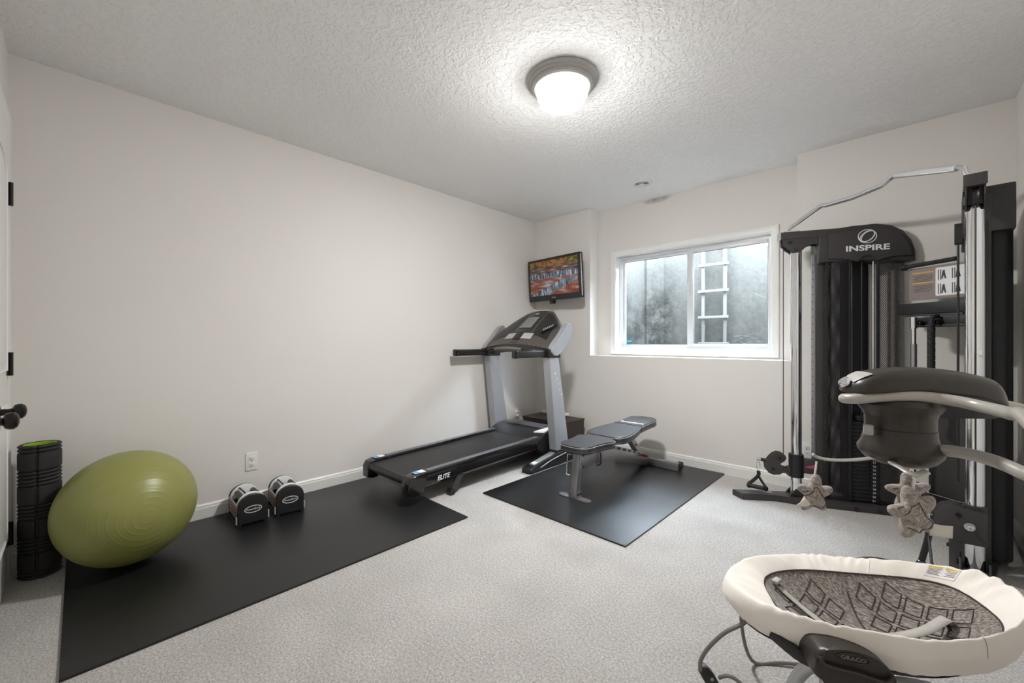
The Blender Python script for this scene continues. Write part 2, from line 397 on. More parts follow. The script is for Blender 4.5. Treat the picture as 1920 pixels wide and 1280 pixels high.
# ---- window
win = thing('window_1', 'white sliding basement window looking into a concrete well', 'window', (-1.4475, RY, WZ0)); win['kind'] = 'structure'
cw = .052
m = MB(); m.frame(WX0-cw, WX1+cw, WZ0-cw, WZ1+cw, [(0, RY), (0, RY-.016), (.006, RY-.019), (.012, RY-.016), (.03, RY-.013), (.044, RY-.012), (.048, RY-.009), (cw, RY-.008), (cw, RY)]); m.build('window_casing', WHITE, win, angle=20)
m = MB(); m.frame(WX0, WX1, WZ0, WZ1, [(-.001, RY), (.004, RY), (.004, RY+.062), (-.001, RY+.062)]); m.build('window_jamb', WHITE, win, smooth=False)
m = MB(); m.frame(WX0, WX1, WZ0, WZ1, [(0, RY+.058), (.02, RY+.058), (.02, RY+.066), (.03, RY+.066), (.03, RY+.12), (0, RY+.12)]); m.build('window_frame', VINYL, win, smooth=False)
MXs = -1.41                                                  # meeting stile
def sash(x0, x1, y, wl, wr, wt, wb_, lab):
    mb = MB(); z0, z1 = WZ0+.026, WZ1-.026
    for a in ((x0, x0+wl, z0, z1), (x1-wr, x1, z0, z1), (x0+wl, x1-wr, z0, z0+wb_), (x0+wl, x1-wr, z1-wt, z1)): mb.box(a[0], a[1], y, y+.028, a[2], a[3], .004)
    s = mb.build('sash', VINYL, win); s['label'] = lab
    mb = MB(); mb.box(x0+wl-.004, x1-wr+.004, y+.012, y+.016, z0+wb_-.004, z1-wt+.004); mb.build('pane', GLASS, s, smooth=False)
    mb = MB(); mb.frame(x0+wl-.001, x1-wr+.001, z0+wb_-.001, z1-wt+.001, [(0, y+.006), (.003, y+.006), (.003, y+.012), (0, y+.012)]); mb.build('glazing_gasket', BLACKP, s, smooth=False)
    return s
s1 = sash(WX0+.026, MXs+.01, RY+.088, .028, .03, .028, .02, 'fixed outer sash on the left')
s2 = sash(MXs-.035, WX1-.028, RY+.064, .052, .012, .034, .03, 'sliding inner sash on the right')
m = MB(); m.box(MXs-.026, MXs-.012, RY+.055, RY+.065, 1.50, 1.62, .004); m.build('sash_latch', VINYL, win)
stk = MB(); stk.lathe([(0, -.0006), (.031, -.0006), (.031, .0006), (0, .0006)], 28, Matrix.Translation((-2.04, RY+.098, 1.075)) @ Matrix.Rotation(PI/2, 4, 'X'))
sk = tag(stk.build('round_sticker', TEAL, None), 'round teal alarm sticker in the corner of the left window pane', 'sticker'); shift_origin(sk, (-2.04, RY+.098, 1.075))
text('sticker_lettering', 'COVE', .02, WHITEP, sk, (-2.04, RY+.0965, 1.078), (1, 0, 0), (0, 0, 1), .0003)
# ---- window well outside
WYB, WXa, WXb = 4.92, -2.30, -.30
m = MB(); m.box(WXa-.15, WXb+.15, WYB, WYB+.15, .5, 2.40); m.box(WXa-.15, WXa, RY+.14, WYB, .5, 2.40); m.box(WXb, WXb+.15, RY+.14, WYB, .5, 2.40)
m.box(WXa-.15, WXb+.15, RY+.14, WYB, .5, .6)
o = m.build('window_well', CONC, None, smooth=False); struct(o, 'grey concrete window well stained with dark mould', 'window well')
o = MB(); o.prism([(WXa, WYB), (WXa, WYB-.16), (WXa+.03, WYB-.16), (WXa+.17, WYB-.0)], .6, 2.40); struct(o.build('window_well_corner_fillet', CONC, None, smooth=False), 'sloping concrete corner of the window well', 'window well')
lad = thing('well_ladder', 'pale metal escape ladder fixed to the concrete beyond the window', 'ladder', (-1.53, WYB-.06, .95))
for x in (-1.645, -1.418):
    m = MB(); m.box(x-.017, x+.017, WYB-.075, WYB-.045, .97, 2.42, .003); r = m.build('rail', LADDER, lad)
    for z in (1.25, 1.85):
        b = MB(); b.cyl((x, WYB-.09, z), (x, WYB-.0, z), .006, 8); b.build('bolt', STEEL, r)
for z in (1.055, 1.345, 1.635, 1.925, 2.215):
    m = MB(); m.box(-1.69, -1.375, WYB-.105, WYB-.075, z-.014, z+.014, .003); m.build('rung', LADDER, lad)
m = MB()
for k in range(16):
    x = random.uniform(-1.36, -1.0) if k % 3 else random.uniform(-1.86, -1.80); z = random.uniform(1.03, 1.14) if k < 12 else random.uniform(1.3, 1.9); l = random.uniform(.12, .35) if k % 3 else random.uniform(.06, .11)
    P = [(x+l*t, WYB-.03-.05*math.sin(3*t+k), z+.05*math.sin(2.2*t+k*.7)) for t in [i/7 for i in range(8)]]
    m.tube(P, .0009, 4)
o = m.build('cobweb_strands', WEB, None); o['kind'] = 'stuff'; tag(o, 'pale cobweb strands and debris around the escape ladder', 'cobweb')

# ---- closet doors on the front wall, door on the right wall
def slab(name, x0, x1, lab, hinge_at, knob_at):
    d = thing(name, lab, 'door', ((x0+x1)/2, YF, 0)); d['kind'] = 'structure'
    m = MB(); m.box(x0, x1, YF+.001, YF+.012, .012, 2.03, .002); m.build('door_slab', WHITE, d)
    cx = (x0+x1)/2; hw = (x1-x0)/2-.075
    for z0, z1, arch in ((.22, .80, 0), (.95, 1.88, 1)):
        pts = [(cx-hw, z0), (cx+hw, z0), (cx+hw, z1-.10*arch)]
        pts += [(cx+hw*math.cos(t), z1-.10*arch+.10*arch*math.sin(t)) for t in [PI*i/12 for i in range(1, 12)]] if arch else [(cx+hw, z1), (cx-hw, z1)]
        if arch: pts.append((cx-hw, z1-.10))
        mb = MB(); mb.tube([(a, YF+.013, b) for a, b in pts], .008, 6, closed=True); p = mb.build('panel_moulding', WHITE, d)
        k = [(cx+(a-cx)*.86, (z0+z1)/2+(b-(z0+z1)/2)*.92) for a, b in pts]
        mb = MB(); mb.prism(k, YF+.010, YF+.019, 'y', .004); mb.build('raised_panel', WHITE, d)
    if hinge_at is not None:
        for z in (.217, .975, 1.735):
            mb = MB(); mb.box(hinge_at-.03, hinge_at+.022, YF+.009, YF+.016, z-.05, z+.05, .002); mb.cyl((hinge_at-.012, YF+.021, z-.052), (hinge_at-.012, YF+.021, z+.052), .0085, 10)
            h = mb.build('hinge', BRONZE, d)
            for dz in (-.025, .025):
                q = MB(); q.cyl((hinge_at+.006, YF+.014, z+dz), (hinge_at+.006, YF+.018, z+dz), .006, 8); q.build('screw', BLACKP, h)
    if knob_at is not None:
        Mk = Matrix.Translation((knob_at, YF+.012, .80)) @ Matrix.Rotation(-PI/2, 4, 'X')
        mb = MB(); mb.lathe([(0, 0), (.033, 0), (.033, .005), (.026, .010), (.013, .013), (.0115, .032), (.015, .040), (.026, .046), (.0300, .056), (.0290, .066), (.022, .074), (.010, .078), (0, .0785)], 28, Mk)
        mb.build('knob', BRONZE, d)
    return d
slab('door_1', -2.885, -2.385, 'white arched panel closet door hinged beside the foam roller', -2.885, -2.535)
slab('door_2', -2.38, -1.88, 'white arched panel closet door at the very left edge, its knob nearest the camera', None, -2.245)
m = MB()
m.frame(-2.955, -1.80, -.06, 2.10, [(0, YF), (0, YF+.017), (.008, YF+.019), (.02, YF+.015), (.045, YF+.013), (.052, YF+.009), (.062, YF+.008), (.062, YF)])
struct(m.build('trim_1', WHITE), 'white casing around the closet doors', 'door casing')
d2 = thing('door_3', 'white door at the right edge beside the cable machine', 'door', (XR, 2.5, 0)); d2['kind'] = 'structure'
m = MB(); m.box(XR-.012, XR-.001, 2.12, 2.86, .012, 2.03, .002); m.build('door_slab', WHITE, d2)
for z0, z1 in ((.22, .85), (1.0, 1.88)):
    m = MB(); m.frame(2.21, 2.77, z0, z1, [(0, XR-.012), (.012, XR-.02), (.024, XR-.014), (.03, XR-.012)], 'x'); m.build('panel_moulding', WHITE, d2)
m = MB(); m.frame(2.05, 2.93, -.06, 2.10, [(0, XR), (0, XR-.017), (.008, XR-.019), (.02, XR-.015), (.045, XR-.013), (.052, XR-.009), (.062, XR-.008), (.062, XR)], 'x')
struct(m.build('trim_2', WHITE), 'white casing around the door on the right wall', 'door casing')

# ---- ceiling lamp, vent
LX, LY = -1.295, 1.738
lamp = thing('ceiling_light', 'round flush ceiling light with nickel rim and glowing glass bowl', 'ceiling light', (LX, LY, H))
m = MB(); m.lathe([(.0, 0), (.183, 0), (.186, -.006), (.182, -.016), (.172, -.020), (.168, -.030), (.160, -.034), (.157, -.045), (.146, -.050), (.138, -.048), (.135, -.02), (0, -.02)], 56, Matrix.Translation((LX, LY, H))); m.build('rim', NICKEL, lamp)
m = MB(); m.lathe([(.1365, -.040), (.137, -.055), (.131, -.085), (.116, -.112), (.094, -.132), (.064, -.146), (.032, -.153), (0, -.155)], 48, Matrix.Translation((LX, LY, H))); m.build('glass_bowl', GLOW, lamp)
m = MB(); m.lathe([(0, -.153), (.014, -.154), (.016, -.157), (.012, -.161), (.005, -.164), (.0045, -.172), (.006, -.175), (.004, -.179), (0, -.180)], 20, Matrix.Translation((LX, LY, H))); m.build('finial', NICKEL, lamp)
vent = thing('ceiling_vent', 'small round white ceiling vent above the window', 'vent', (-1.64, 3.34, H))
Mv = Matrix.Translation((-1.64, 3.34, H))
m = MB(); m.lathe([(.06, 0), (.088, 0), (.088, -.004), (.07, -.010), (.058, -.010), (.058, 0)], 40, Mv); m.build('flange', WHITE, vent)
m = MB(); m.lathe([(0, -.0005), (.058, -.0005)], 40, Mv); m.build('throat', BLACKP, vent)
for r, z in ((.052, -.014), (.036, -.018)):
    m = MB(); m.lathe([(r-.010, z+.008), (r, z), (r, z-.003), (r-.011, z+.005)], 36, Mv); m.build('louvre_ring', WHITE, vent)
m = MB(); m.lathe([(0, -.020), (.022, -.019), (.024, -.016), (0, -.014)], 28, Mv); m.build('centre_disc', WHITE, vent)

# ---- outlets
def outlet(lab, c, nx, ny, plugs=False):
    o = thing('wall_outlet', lab, 'outlet', c, 0, 'wall outlets')
    e = Vector((-ny, nx, 0)); n = Vector((nx, ny, 0)); c = Vector(c)
    f = lambda p: c + e*p.x + n*p.y + Vector((0, 0, p.z))
    m = MB(f); m.prism(rrect(-.035, .035, -.057, .057, .004, 3), 0, .006, 'y', .002); m.build('cover_plate', WHITE, o)
    for z in (.02, -.02):
        m = MB(f); m.prism(rrect(-.0165, .0165, z-.0145, z+.0145, .009, 5), .005, .0085, 'y', .001); r = m.build('receptacle', WHITE, o)
        m = MB(f); m.box(-.0085, -.006, .008, .0088, z-.003, z+.006); m.box(.006, .0085, .008, .0088, z-.003, z+.006); m.lathe([(0, .0088), (.003, .0088), (.003, .008)], 10, Matrix.Translation((0, 0, z-.0085)) @ Matrix.Rotation(-PI/2, 4, 'X')); m.build('slot', BLACKP, r)
        if plugs:
            m = MB(f); m.box(-.016, .016, .008, .034, z-.013, z+.013, .004); q = m.build('plug', WHITE, o)
            m = MB(f); m.tube(smooth_path([(0, .03, z-.005), (.004, .045, z-.03), (.01, .03, z-.12), (.03, .02, z-.2), (.06, .012, -.25)]), .003, 6); m.build('cord', LIGHTG, q)
    m = MB(f); m.cyl((0, .005, 0), (0, .0075, 0), .003, 10); m.build('screw', STEEL, o)
    return o
outlet('white double wall outlet above the adjustable dumbbells', (XL, .77, .297), 1, 0)
outlet('white wall outlet with plugged cords behind the treadmill', (XL, 3.29, .295), 1, 0, True)
outlet('white wall outlet low behind the cable machine', (-.51, YB, .295), 0, -1)

# ================================================================== left side of the floor
MT = .010
o = MB(); o.box(-3.055, -1.926, -.047, 1.63, 0, MT, .002); o = tag(o.build('rubber_mat', RUBBER), 'black rubber floor mat under the green ball and dumbbells', 'mat', 'rubber mats'); shift_origin(o, (-2.49, .79, 0))
o = MB(); o.box(-2.156, -1.053, 1.962, 3.592, 0, MT, .002); o = tag(o.build('rubber_mat', RUBBER), 'black rubber floor mat under the weight bench', 'mat', 'rubber mats'); shift_origin(o, (-1.6, 2.78, 0))

# ---- foam roller standing on end
fx, fy, fh = -2.905, -.128, .605
roll = thing('foam_roller', 'tall black grooved foam roller with lime green core standing in the corner', 'foam roller', (fx, fy, 0))
prof = [(.055, .0)]; z = 0.; R0 = .070
def ring(z): return [(R0-.009, z+.0005), (R0-.003, z+.0035), (R0, z+.008), (R0-.003, z+.0125), (R0-.009, z+.016)]
seq = ['r', 'r', 'b', 'r4', 'b', 'r4', 'b', 'r4', 'b', 'r', 'r']
nb = 4; bh = (fh-16*.0165)/nb
for q in seq:
    for _ in range(4 if q == 'r4' else 1):
        if q[0] == 'r': prof += ring(z); z += .0165
        else: prof += [(R0-.009, z+.0005), (R0-.0015, z+.005), (R0-.0005, z+.012), (R0-.0005, z+bh-.012), (R0-.0015, z+bh-.005), (R0-.009, z+bh-.0005)]; z += bh
prof += [(.056, z), (.054, z-.002), (.054, .0)]
m = MB(); m.lathe(prof, 90, Matrix.Translation((fx, fy, 0)))
for v in m.bm.verts:                                        # the two lengthwise grooves
    a = math.atan2(v.co.y-fy, v.co.x-fx)
    for g in (-.12, 2.2, -1.9):
        if abs((a-g+PI) % (2*PI)-PI) < .07 and math.hypot(v.co.x-fx, v.co.y-fy) > .06:
            d = Vector((v.co.x-fx, v.co.y-fy, 0)).normalized(); v.co -= d*.009
m.build('foam_sleeve', FOAM, roll, angle=50)
m = MB(); m.lathe([(.0535, .004), (.0535, fh-.003), (.049, fh-.004), (.049, .004), (.0535, .004)], 40, Matrix.Translation((fx, fy, 0))); m.build('core', GREEN, roll)

# ---- exercise ball
br = .264; bc = Vector((-2.725, .165, br+MT+.0015))
ax = (EYE-bc).normalized()
hit = None
rr = ray(278, 968); A = rr.dot(rr); Bq = 2*rr.dot(EYE-bc); Cq = (EYE-bc).dot(EYE-bc)-br*br
t = (-Bq-math.sqrt(Bq*Bq-4*A*Cq))/(2*A); ax = (EYE+rr*t-bc).normalized()
ball = thing('exercise_ball', 'large glossy olive green exercise ball against the left wall', 'exercise ball', (bc.x, bc.y, MT))
prof = []; nn = 300; ridges = [.11, .21, .31, .41, .52, .63, .78, .93]
for i in range(nn+1):
    th = PI*i/nn; r = br
    for g in ridges + [PI-x for x in ridges]: r += .0007*math.exp(-((th-g)/.010)**2)
    prof.append((r*math.sin(th) if 0 < i < nn else 0, r*math.cos(th)))
m = MB(); m.lathe(prof, 96, Matrix.Translation(bc) @ ax.to_track_quat('Z', 'Y').to_matrix().to_4x4()); m.build('ball_skin', BALL, ball, angle=80)
m = MB(); m.lathe([(0, .001), (.012, .001), (.013, -.002)], 16, Matrix.Translation(bc-ax*br) @ (-ax).to_track_quat('Z', 'Y').to_matrix().to_4x4()); m.build('valve_plug', LIGHTG, ball)

# ---- adjustable dumbbells: local x runs from the near end plate (+) to the wall, y along the wall
def dumbbell(lab, loc, rz):
    d = thing('adjustable_dumbbell', lab, 'dumbbell', loc, rz, 'adjustable dumbbells')
    W, Ht, Ln = .155, .178, .255
    def arch(w, h, sh, top):                                # outline in (y,z): straight sides, round top
        p = [(-w/2, top), (-w/2, sh)]
        p += [(w/2*math.cos(t), sh+(h-sh)*math.sin(t)) for t in [PI-PI*i/14 for i in range(1, 14)]]
        return p + [(w/2, sh), (w/2, top)]
    for s in (1, -1):
        x0, x1 = (Ln/2-.026, Ln/2) if s > 0 else (-Ln/2, -Ln/2+.026)
        m = MB(); m.prism(arch(W, Ht, .112, .012), x0, x1, 'x', .008, 3); p = m.build('end_plate', BLACKP, d, local=True)
        if s > 0:
            for ra, rb in ((.044, .020), (.041, .0175)):
                q = MB(); q.tube([(x1+.0006, ra*math.cos(a), .092+rb*math.sin(a)) for a in [2*PI*i/36 for i in range(36)]], .0009, 6, closed=True); q.build('oval_emblem', WHITEP, p, local=True)
            text('emblem_lettering', 'PowerBlock', .0145, WHITEP, p, (x1+.0008, 0, .092), (0, 1, 0), (0, 0, 1), .0004, shear=.2, local=True)
        xi = (Ln/2-.05, Ln/2-.028) if s > 0 else (-Ln/2+.028, -Ln/2+.05)
        m = MB(); m.prism(arch(W-.006, Ht+.004, .112, .060), xi[0], xi[1], 'x', .003); q = m.build('core_plate', WHITEP, d, local=True); q['label'] = 'white arched inner plate'
        for i in range(3):
            xa = s*(Ln/2-.054-.008*i)
            m = MB(); m.prism(arch(W-.012, .118-.004*i, .09, .02), xa-.003, xa+.003, 'x', .001); m.build('weight_plate', DARKM, d, local=True)
    for i, (z, mm) in enumerate(((.116, STEEL), (.098, COPPER), (.080, COPPER), (.062, BRASS), (.044, STEEL))):
        for y in (-W/2+.004, W/2-.004):
            m = MB(); m.box(-Ln/2+.012, Ln/2-.012, y-.004, y+.004, z-.006, z+.006, .002); m.build('selector_rail', mm, d, local=True)
    for y in (-.042, .042):
        m = MB(); m.tube([(-Ln/2+.03, y, .142), (-.04, y, .142), (0, y, .142), (.04, y, .142), (Ln/2-.03, y, .142)], [.013, .016, .0165, .016, .013], 14); m.build('side_roll', BLACKP, d, local=True)
    m = MB(); m.cyl((-Ln/2+.04, 0, .105), (Ln/2-.04, 0, .105), .016, 14); m.build('handle', FOAM, d, local=True)
    m = MB(); m.tube([(-.075, -.03, .17), (-.03, -.012, .15), (.0, .0, .125)], .004, 6); m.build('lock_lever', BLACKP, d, local=True)
    for y in (-1, 1):
        m = MB(); m.box(Ln/2-.020, Ln/2-.006, y*(W/2+.001)-.006, y*(W/2+.001)+.006, .018, .062, .002); m.build('selector_pin', LIGHTG, d, local=True)
        m = MB(); m.box(-Ln/2+.004, Ln/2-.004, y*(W/2-.01)-.012, y*(W/2-.01)+.012, 0, .016, .003); m.build('foot_rail', BLACKP, d, local=True)
    return d
dumbbell('adjustable block dumbbell standing nearer the green ball', (-2.872, .700, MT), math.radians(-2))
dumbbell('adjustable block dumbbell standing nearer the treadmill', (-2.868, .908, MT), math.radians(-6))

# ================================================================== treadmill (runs along the left wall)
tm = thing('treadmill', 'black and silver treadmill with raised console beside the left wall', 'treadmill', (-2.6, 2.3, 0))
DX0, DX1, DY0, DY1 = -2.905, -2.290, 1.445, 3.02             # deck outline
def dz(y): return .178 + (y-1.44)*.028                       # the deck climbs gently to the front
m = MB(); m.prism([(DY0+.05, .03+.11), (DY0+.02, dz(DY0)+.008), (DY1-.2, dz(DY1-.2)+.008), (DY1-.2, dz(DY1)-.03), ], DX0+.075, DX1-.075, 'x', .004); m.build('running_belt', mat('belt_rubber', (38, 37, 38), .55, bump=(300, .3, .001), var=(8, .08)), tm)
m = MB(); m.cyl((DX0+.07, DY0+.035, .158), (DX1-.07, DY0+.035, .158), .029, 24); m.build('rear_roller', BLACKP, tm)
m = MB(); m.box(DX0+.05, DX1-.05, DY0+.075, DY0+.1, .085, .112, .003); m.build('cross_bar', SILVER, tm)
for s, xo in ((1, DX1), (-1, DX0)):
    xi = xo-s*.078
    # side rail: silver foot rail on top, black skirt outside
    pr = [(xi, .018), (xi+s*.012, .027), (xo-s*.022, .027), (xo-s*.004, .018), (xo, .004), (xo, -.055), (xo-s*.012, -.072), (xi, -.072)]
    m = MB(); k = len(pr)
    A_ = [(x, DY0+.11, dz(DY0+.11)+z) for x, z in pr]; B_ = [(x, 2.80, dz(2.8)+z) for x, z in pr]
    m._faces(A_+B_, [list(range(k)), list(range(k, 2*k))] + [(i, (i+1) % k, k+(i+1) % k, k+i) for i in range(k)]); sk = m.build('side_rail', BLACKG, tm)
    m = MB(); m._faces([(xi+s*.012, DY0+.17, dz(DY0+.17)+.0275), (xo-s*.024, DY0+.17, dz(DY0+.17)+.0275), (xo-s*.024, 2.80, dz(2.8)+.0285), (xi+s*.012, 2.80, dz(2.8)+.0285)], [(0, 1, 2, 3)])
    m.tube([(xo-s*.022, DY0+.17, dz(DY0+.17)+.0265), (xo-s*.022, 2.8, dz(2.8)+.0265)], .003, 6); m.build('foot_rail', mat('satin_grey_foot_rail', (112, 114, 119), .3, .4) if s > 0 else MATS['satin_grey_foot_rail'], sk)
    m = MB(); m.prism([(DY0, .085), (DY0, .165), (DY0+.02, .195), (DY0+.06, .207), (DY0+.15, .211), (DY0+.12, .078), (DY0+.04, .072)], xo-s*.08, xo+s*.004, 'x', .012, 3); ec = m.build('end_cap', BLACKG, tm)
    m = MB(); m.box(min(xo-s*.065, xo-s*.015), max(xo-s*.065, xo-s*.015), DY0+.062, DY0+.10, .2105, .2125); m.build('sticker', LBLUE, ec)
    m = MB(); m.box(min(xo-s*.065, xo-s*.015), max(xo-s*.065, xo-s*.015), DY0+.10, DY0+.145, .2110, .2135); m.build('sticker', WHITEP, ec)
text('side_lettering', 'ELITE', .044, WHITEP, tm, (DX1+.0008, DY0+.275, .148), (0, 1, .03), (0, 0, 1), .0006, bold=.0008, shear=.25)
m = MB(); m.prism([(1.78, .018), (1.835, .018), (1.905, .125), (1.85, .125)], DX1-.03, DX1-.004, 'x', .005); ft = m.build('folding_foot', GREYM, tm)
m = MB(); m.cyl((DX1-.04, 1.80, .024), (DX1+.004, 1.80, .024), .023, 18); m.build('foot_wheel', BLACKP, ft)
m = MB(); m.prism([(1.78, .018), (1.835, .018), (1.905, .125), (1.85, .125)], DX0+.004, DX0+.03, 'x', .005); ft = m.build('folding_foot', GREYM, tm)
m = MB(); m.cyl((DX0-.004, 1.80, .024), (DX0+.04, 1.80, .024), .023, 18); m.build('foot_wheel', BLACKP, ft)
# under frame and motor hood
m = MB()
for x in (DX0+.09, DX1-.09): m.box(x-.02, x+.02, 1.7, 3.0, .085, .135, .004)
m.build('under_frame', DARKM, tm)
m = MB(); m.prism([(2.72, .145), (2.72, .222), (2.80, .262), (2.93, .285), (3.06, .282), (3.13, .255), (3.15, .19), (3.13, .10), (2.80, .085)], -2.915, -2.285, 'x', .016, 3); hd = m.build('motor_hood', BLACKP, tm)
m = MB(); m.prism([(2.90, .2845), (2.95, .291), (3.06, .288), (3.12, .262), (3.06, .270), (2.95, .276)], -2.88, -2.32, 'x', .003); m.build('hood_cap', mat('satin_graphite', (88, 88, 92), .35, .3), hd)
m = MB(); m.prism([(-2.40, 2.80), (-2.305, 2.83), (-2.305, 2.965), (-2.36, 2.955)], .2, .2895, 'z', .002)
m.f = lambda v: Vector((v.x, v.y, v.z + (v.y-2.93)*.13))
m.build('warning_label', WHITEP, hd)
# stand: base rails, uprights
for s, xa, xb in ((1, -2.275, -2.175), (-1, -3.045, -2.925)):
    m = MB(); m.prism([(2.50, .010), (2.50, .038), (2.56, .055), (2.86, .105), (3.10, .125), (3.28, .10), (3.28, .010)], xa, xb, 'x', .008, 3); b = m.build('base_rail', BLACKP, tm)
    m = MB(); xm = (xa+xb)/2
    pth = [(xm, 2.58+.28*t, .0625+.048*t) for t in (0, .25, .5, .75, 1)]
    m.box(-.028, .028, -.155, .155, -.003, .003, .002, M=Matrix.Translation((xm, 2.72, .0855)) @ Matrix.Rotation(math.radians(9.6), 4, 'X')); m.build('foot_pad', SILVER, b)
    m = MB(); m.box(-.02, .02, -.02, .02, -.002, .002, .001, M=Matrix.Translation((xm, 2.60, .069)) @ Matrix.Rotation(math.radians(9.6), 4, 'X')); m.build('sticker', WHITEP, b)
    m = MB(); m.tube(smooth_path([(xb+s*.002 if s > 0 else xa-.002, 2.62, .035), (xb+.002 if s > 0 else xa-.002, 2.8, .072), (xb+.002 if s > 0 else xa-.002, 3.1, .105)]), .0045, 6); m.build('accent_stripe', SILVER, b)
    m = MB(); m.cyl((xm-.03, 2.53, .02), (xm+.03, 2.53, .02), .02, 14); m.build('levelling_foot', BLACKP, b)
    # upright: tapered silver beam leaning back towards the runner
    xu0, xu1 = (xa+.008, xb-.012) if s > 0 else (xa+.03, xb-.008)
    pts = [(2.855, .10), (3.045, .10), (2.885, .955), (2.755, .955)]
    m = MB(); m.prism(pts, xu0, xu1, 'x', .012, 3); u = m.build('upright', SILVER, tm)
    m = MB(); m.prism([(2.845, .07), (3.055, .07), (3.04, .13), (2.85, .13)], xu0-.008, xu1+.008, 'x', .008); m.build('upright_boot', BLACKP, u)
    m = MB(); m.prism([(2.745, .935), (2.905, .935), (2.895, 1.01), (2.73, 1.01)], xu0-.008, xu1+.008, 'x', .01); m.build('upright_collar', BLACKP, u)
    if s > 0:
        for i, ch in enumerate('ELITE'):
            yy = 2.838+.022*i; zz = .80-.047*i
            text('upright_lettering', ch, .035, WHITEP, u, (xu1+.0008, yy, zz), (0, -.18, 1), (0, -1, -.18), .0005)
    # handrail
    xh = (xu0+xu1)/2
    m = MB(); m.prism(rrect(-.021, .021, -.03, .03, .014, 4), 0, .46, 'z', .006, M=Matrix(((1, 0, 0, xh), (0, 0, 1, 2.36), (0, 1, 0, .972), (0, 0, 0, 1))) @ Matrix.Rotation(math.radians(0), 4, 'X')); h = m.build('handrail', BLACKP, tm)
    m = MB(); m.prism(rrect(-.023, .023, -.032, .032, .014, 4), -.006, .03, 'z', .006, M=Matrix(((1, 0, 0, xh), (0, 0, 1, 2.36), (0, 1, 0, .972), (0, 0, 0, 1)))); m.build('handrail_end', BLACKG, h)
# console: a curved dashboard between the uprights
CX = -2.61
def cons(u, v, off=0.):
    """u 0..1 from the wall side to the room side, v 0..1 from the runner's edge to the top"""
    e = abs(2*u-1); top = 1.0-.50*max(0, (e-.42)/.58)**1.4
    vv = v*top; x = -2.6075+.845*(u-.5)*(1-.20*vv)
    y = 2.735 + .41*vv + .03*e
    z = 1.005 + .05*(1-e**2) + .37*vv - .05*vv*vv
    return Vector((x, y-off*.6, z+off*.8))
m = MB(); m.grid(lambda u, v: cons(u, v), 41, 17)
m.grid(lambda u, v: cons(u, v) + Vector((0, .05+.02*v, -.075+.01*v)), 41, 17)
m.grid(lambda u, v: cons(u, 0) + Vector((0, .05, -.075))*v, 41, 4); m.grid(lambda u, v: cons(u, 1) + Vector((0, .07, -.065))*v, 41, 4)
m.grid(lambda u, v: cons(0, u) + Vector((0, .05+.02*u, -.075+.01*u))*v, 17, 4); m.grid(lambda u, v: cons(1, u) + Vector((0, .05+.02*u, -.075+.01*u))*v, 17, 4)
bmesh.ops.remove_doubles(m.bm, verts=m.bm.verts, dist=.0005)
cn = m.build('console_body', mat('graphite_plastic', (84, 80, 78), .35, .25), tm, angle=50)
def patch(nm, mm, u0, u1, v0, v1, off, par=cn, nu=8, nv=6, fn=None):
    q = MB(); q.grid(lambda a, b: cons(u0+(u1-u0)*(a if not fn else fn(a, b)), v0+(v1-v0)*b, off), nu, nv); return q.build(nm, mm, par)
patch('display_bezel', BLACKG, .36, .64, .30, 1.0, .003)
patch('display_screen', LCD, .40, .60, .42, .76, .006)
patch('speaker_recess', BLACKP, .10, .33, .25, .92, .003)
patch('speaker_recess', BLACKP, .67, .90, .25, .92, .003)
patch('button_panel', LIGHTG, .30, .44, .13, .28, .004); patch('button_panel', LIGHTG, .56, .70, .13, .28, .004); patch('start_panel', BLACKP, .445, .555, .10, .30, .005)
patch('maker_mark', WHITEP, .475, .51, .865, .895, .005); patch('maker_mark', LIGHTG, .515, .53, .855, .915, .005)
m = MB(); m.tube([cons(.5+t, .04, .004) for t in (-.06, 0, .06)], .003, 6); m.build('safety_key', REDP, cn)
for s, u0 in ((1, 1.0), (-1, 0.0)):                           # silver side wings
    xw = cons(u0, 0).x
    q = MB(); q.prism([(p.y, p.z) for p in smooth_path([(0, 2.765, .985), (0, 2.82, .950), (0, 2.91, .995), (0, 3.01, 1.095), (0, 3.055, 1.185), (0, 3.04, 1.235), (0, 2.985, 1.228), (0, 2.88, 1.125), (0, 2.79, 1.045)], 5, closed=True)], min(xw-s*.028, xw+s*.022), max(xw-s*.028, xw+s*.022), 'x', .012, 3)
    q.build('side_wing', SILVER, tm)
q = MB(); q.tube(smooth_path([(-2.95, 2.76, .985), (-2.85, 2.70, 1.0), (-2.61, 2.665, 1.015), (-2.37, 2.70, 1.0), (-2.28, 2.76, .985)]), .014, 12); gb = q.build('grip_bar', WIREG, tm)
for pg in ([(-2.44, 2.686, 1.008), (-2.37, 2.70, 1.0), (-2.30, 2.745, .99)], [(-2.92, 2.732, .99), (-2.85, 2.70, 1.0), (-2.78, 2.686, 1.008)]):
    q = MB(); q.tube(smooth_path(pg), .018, 12); q.build('pulse_grip', BLACKP, gb)
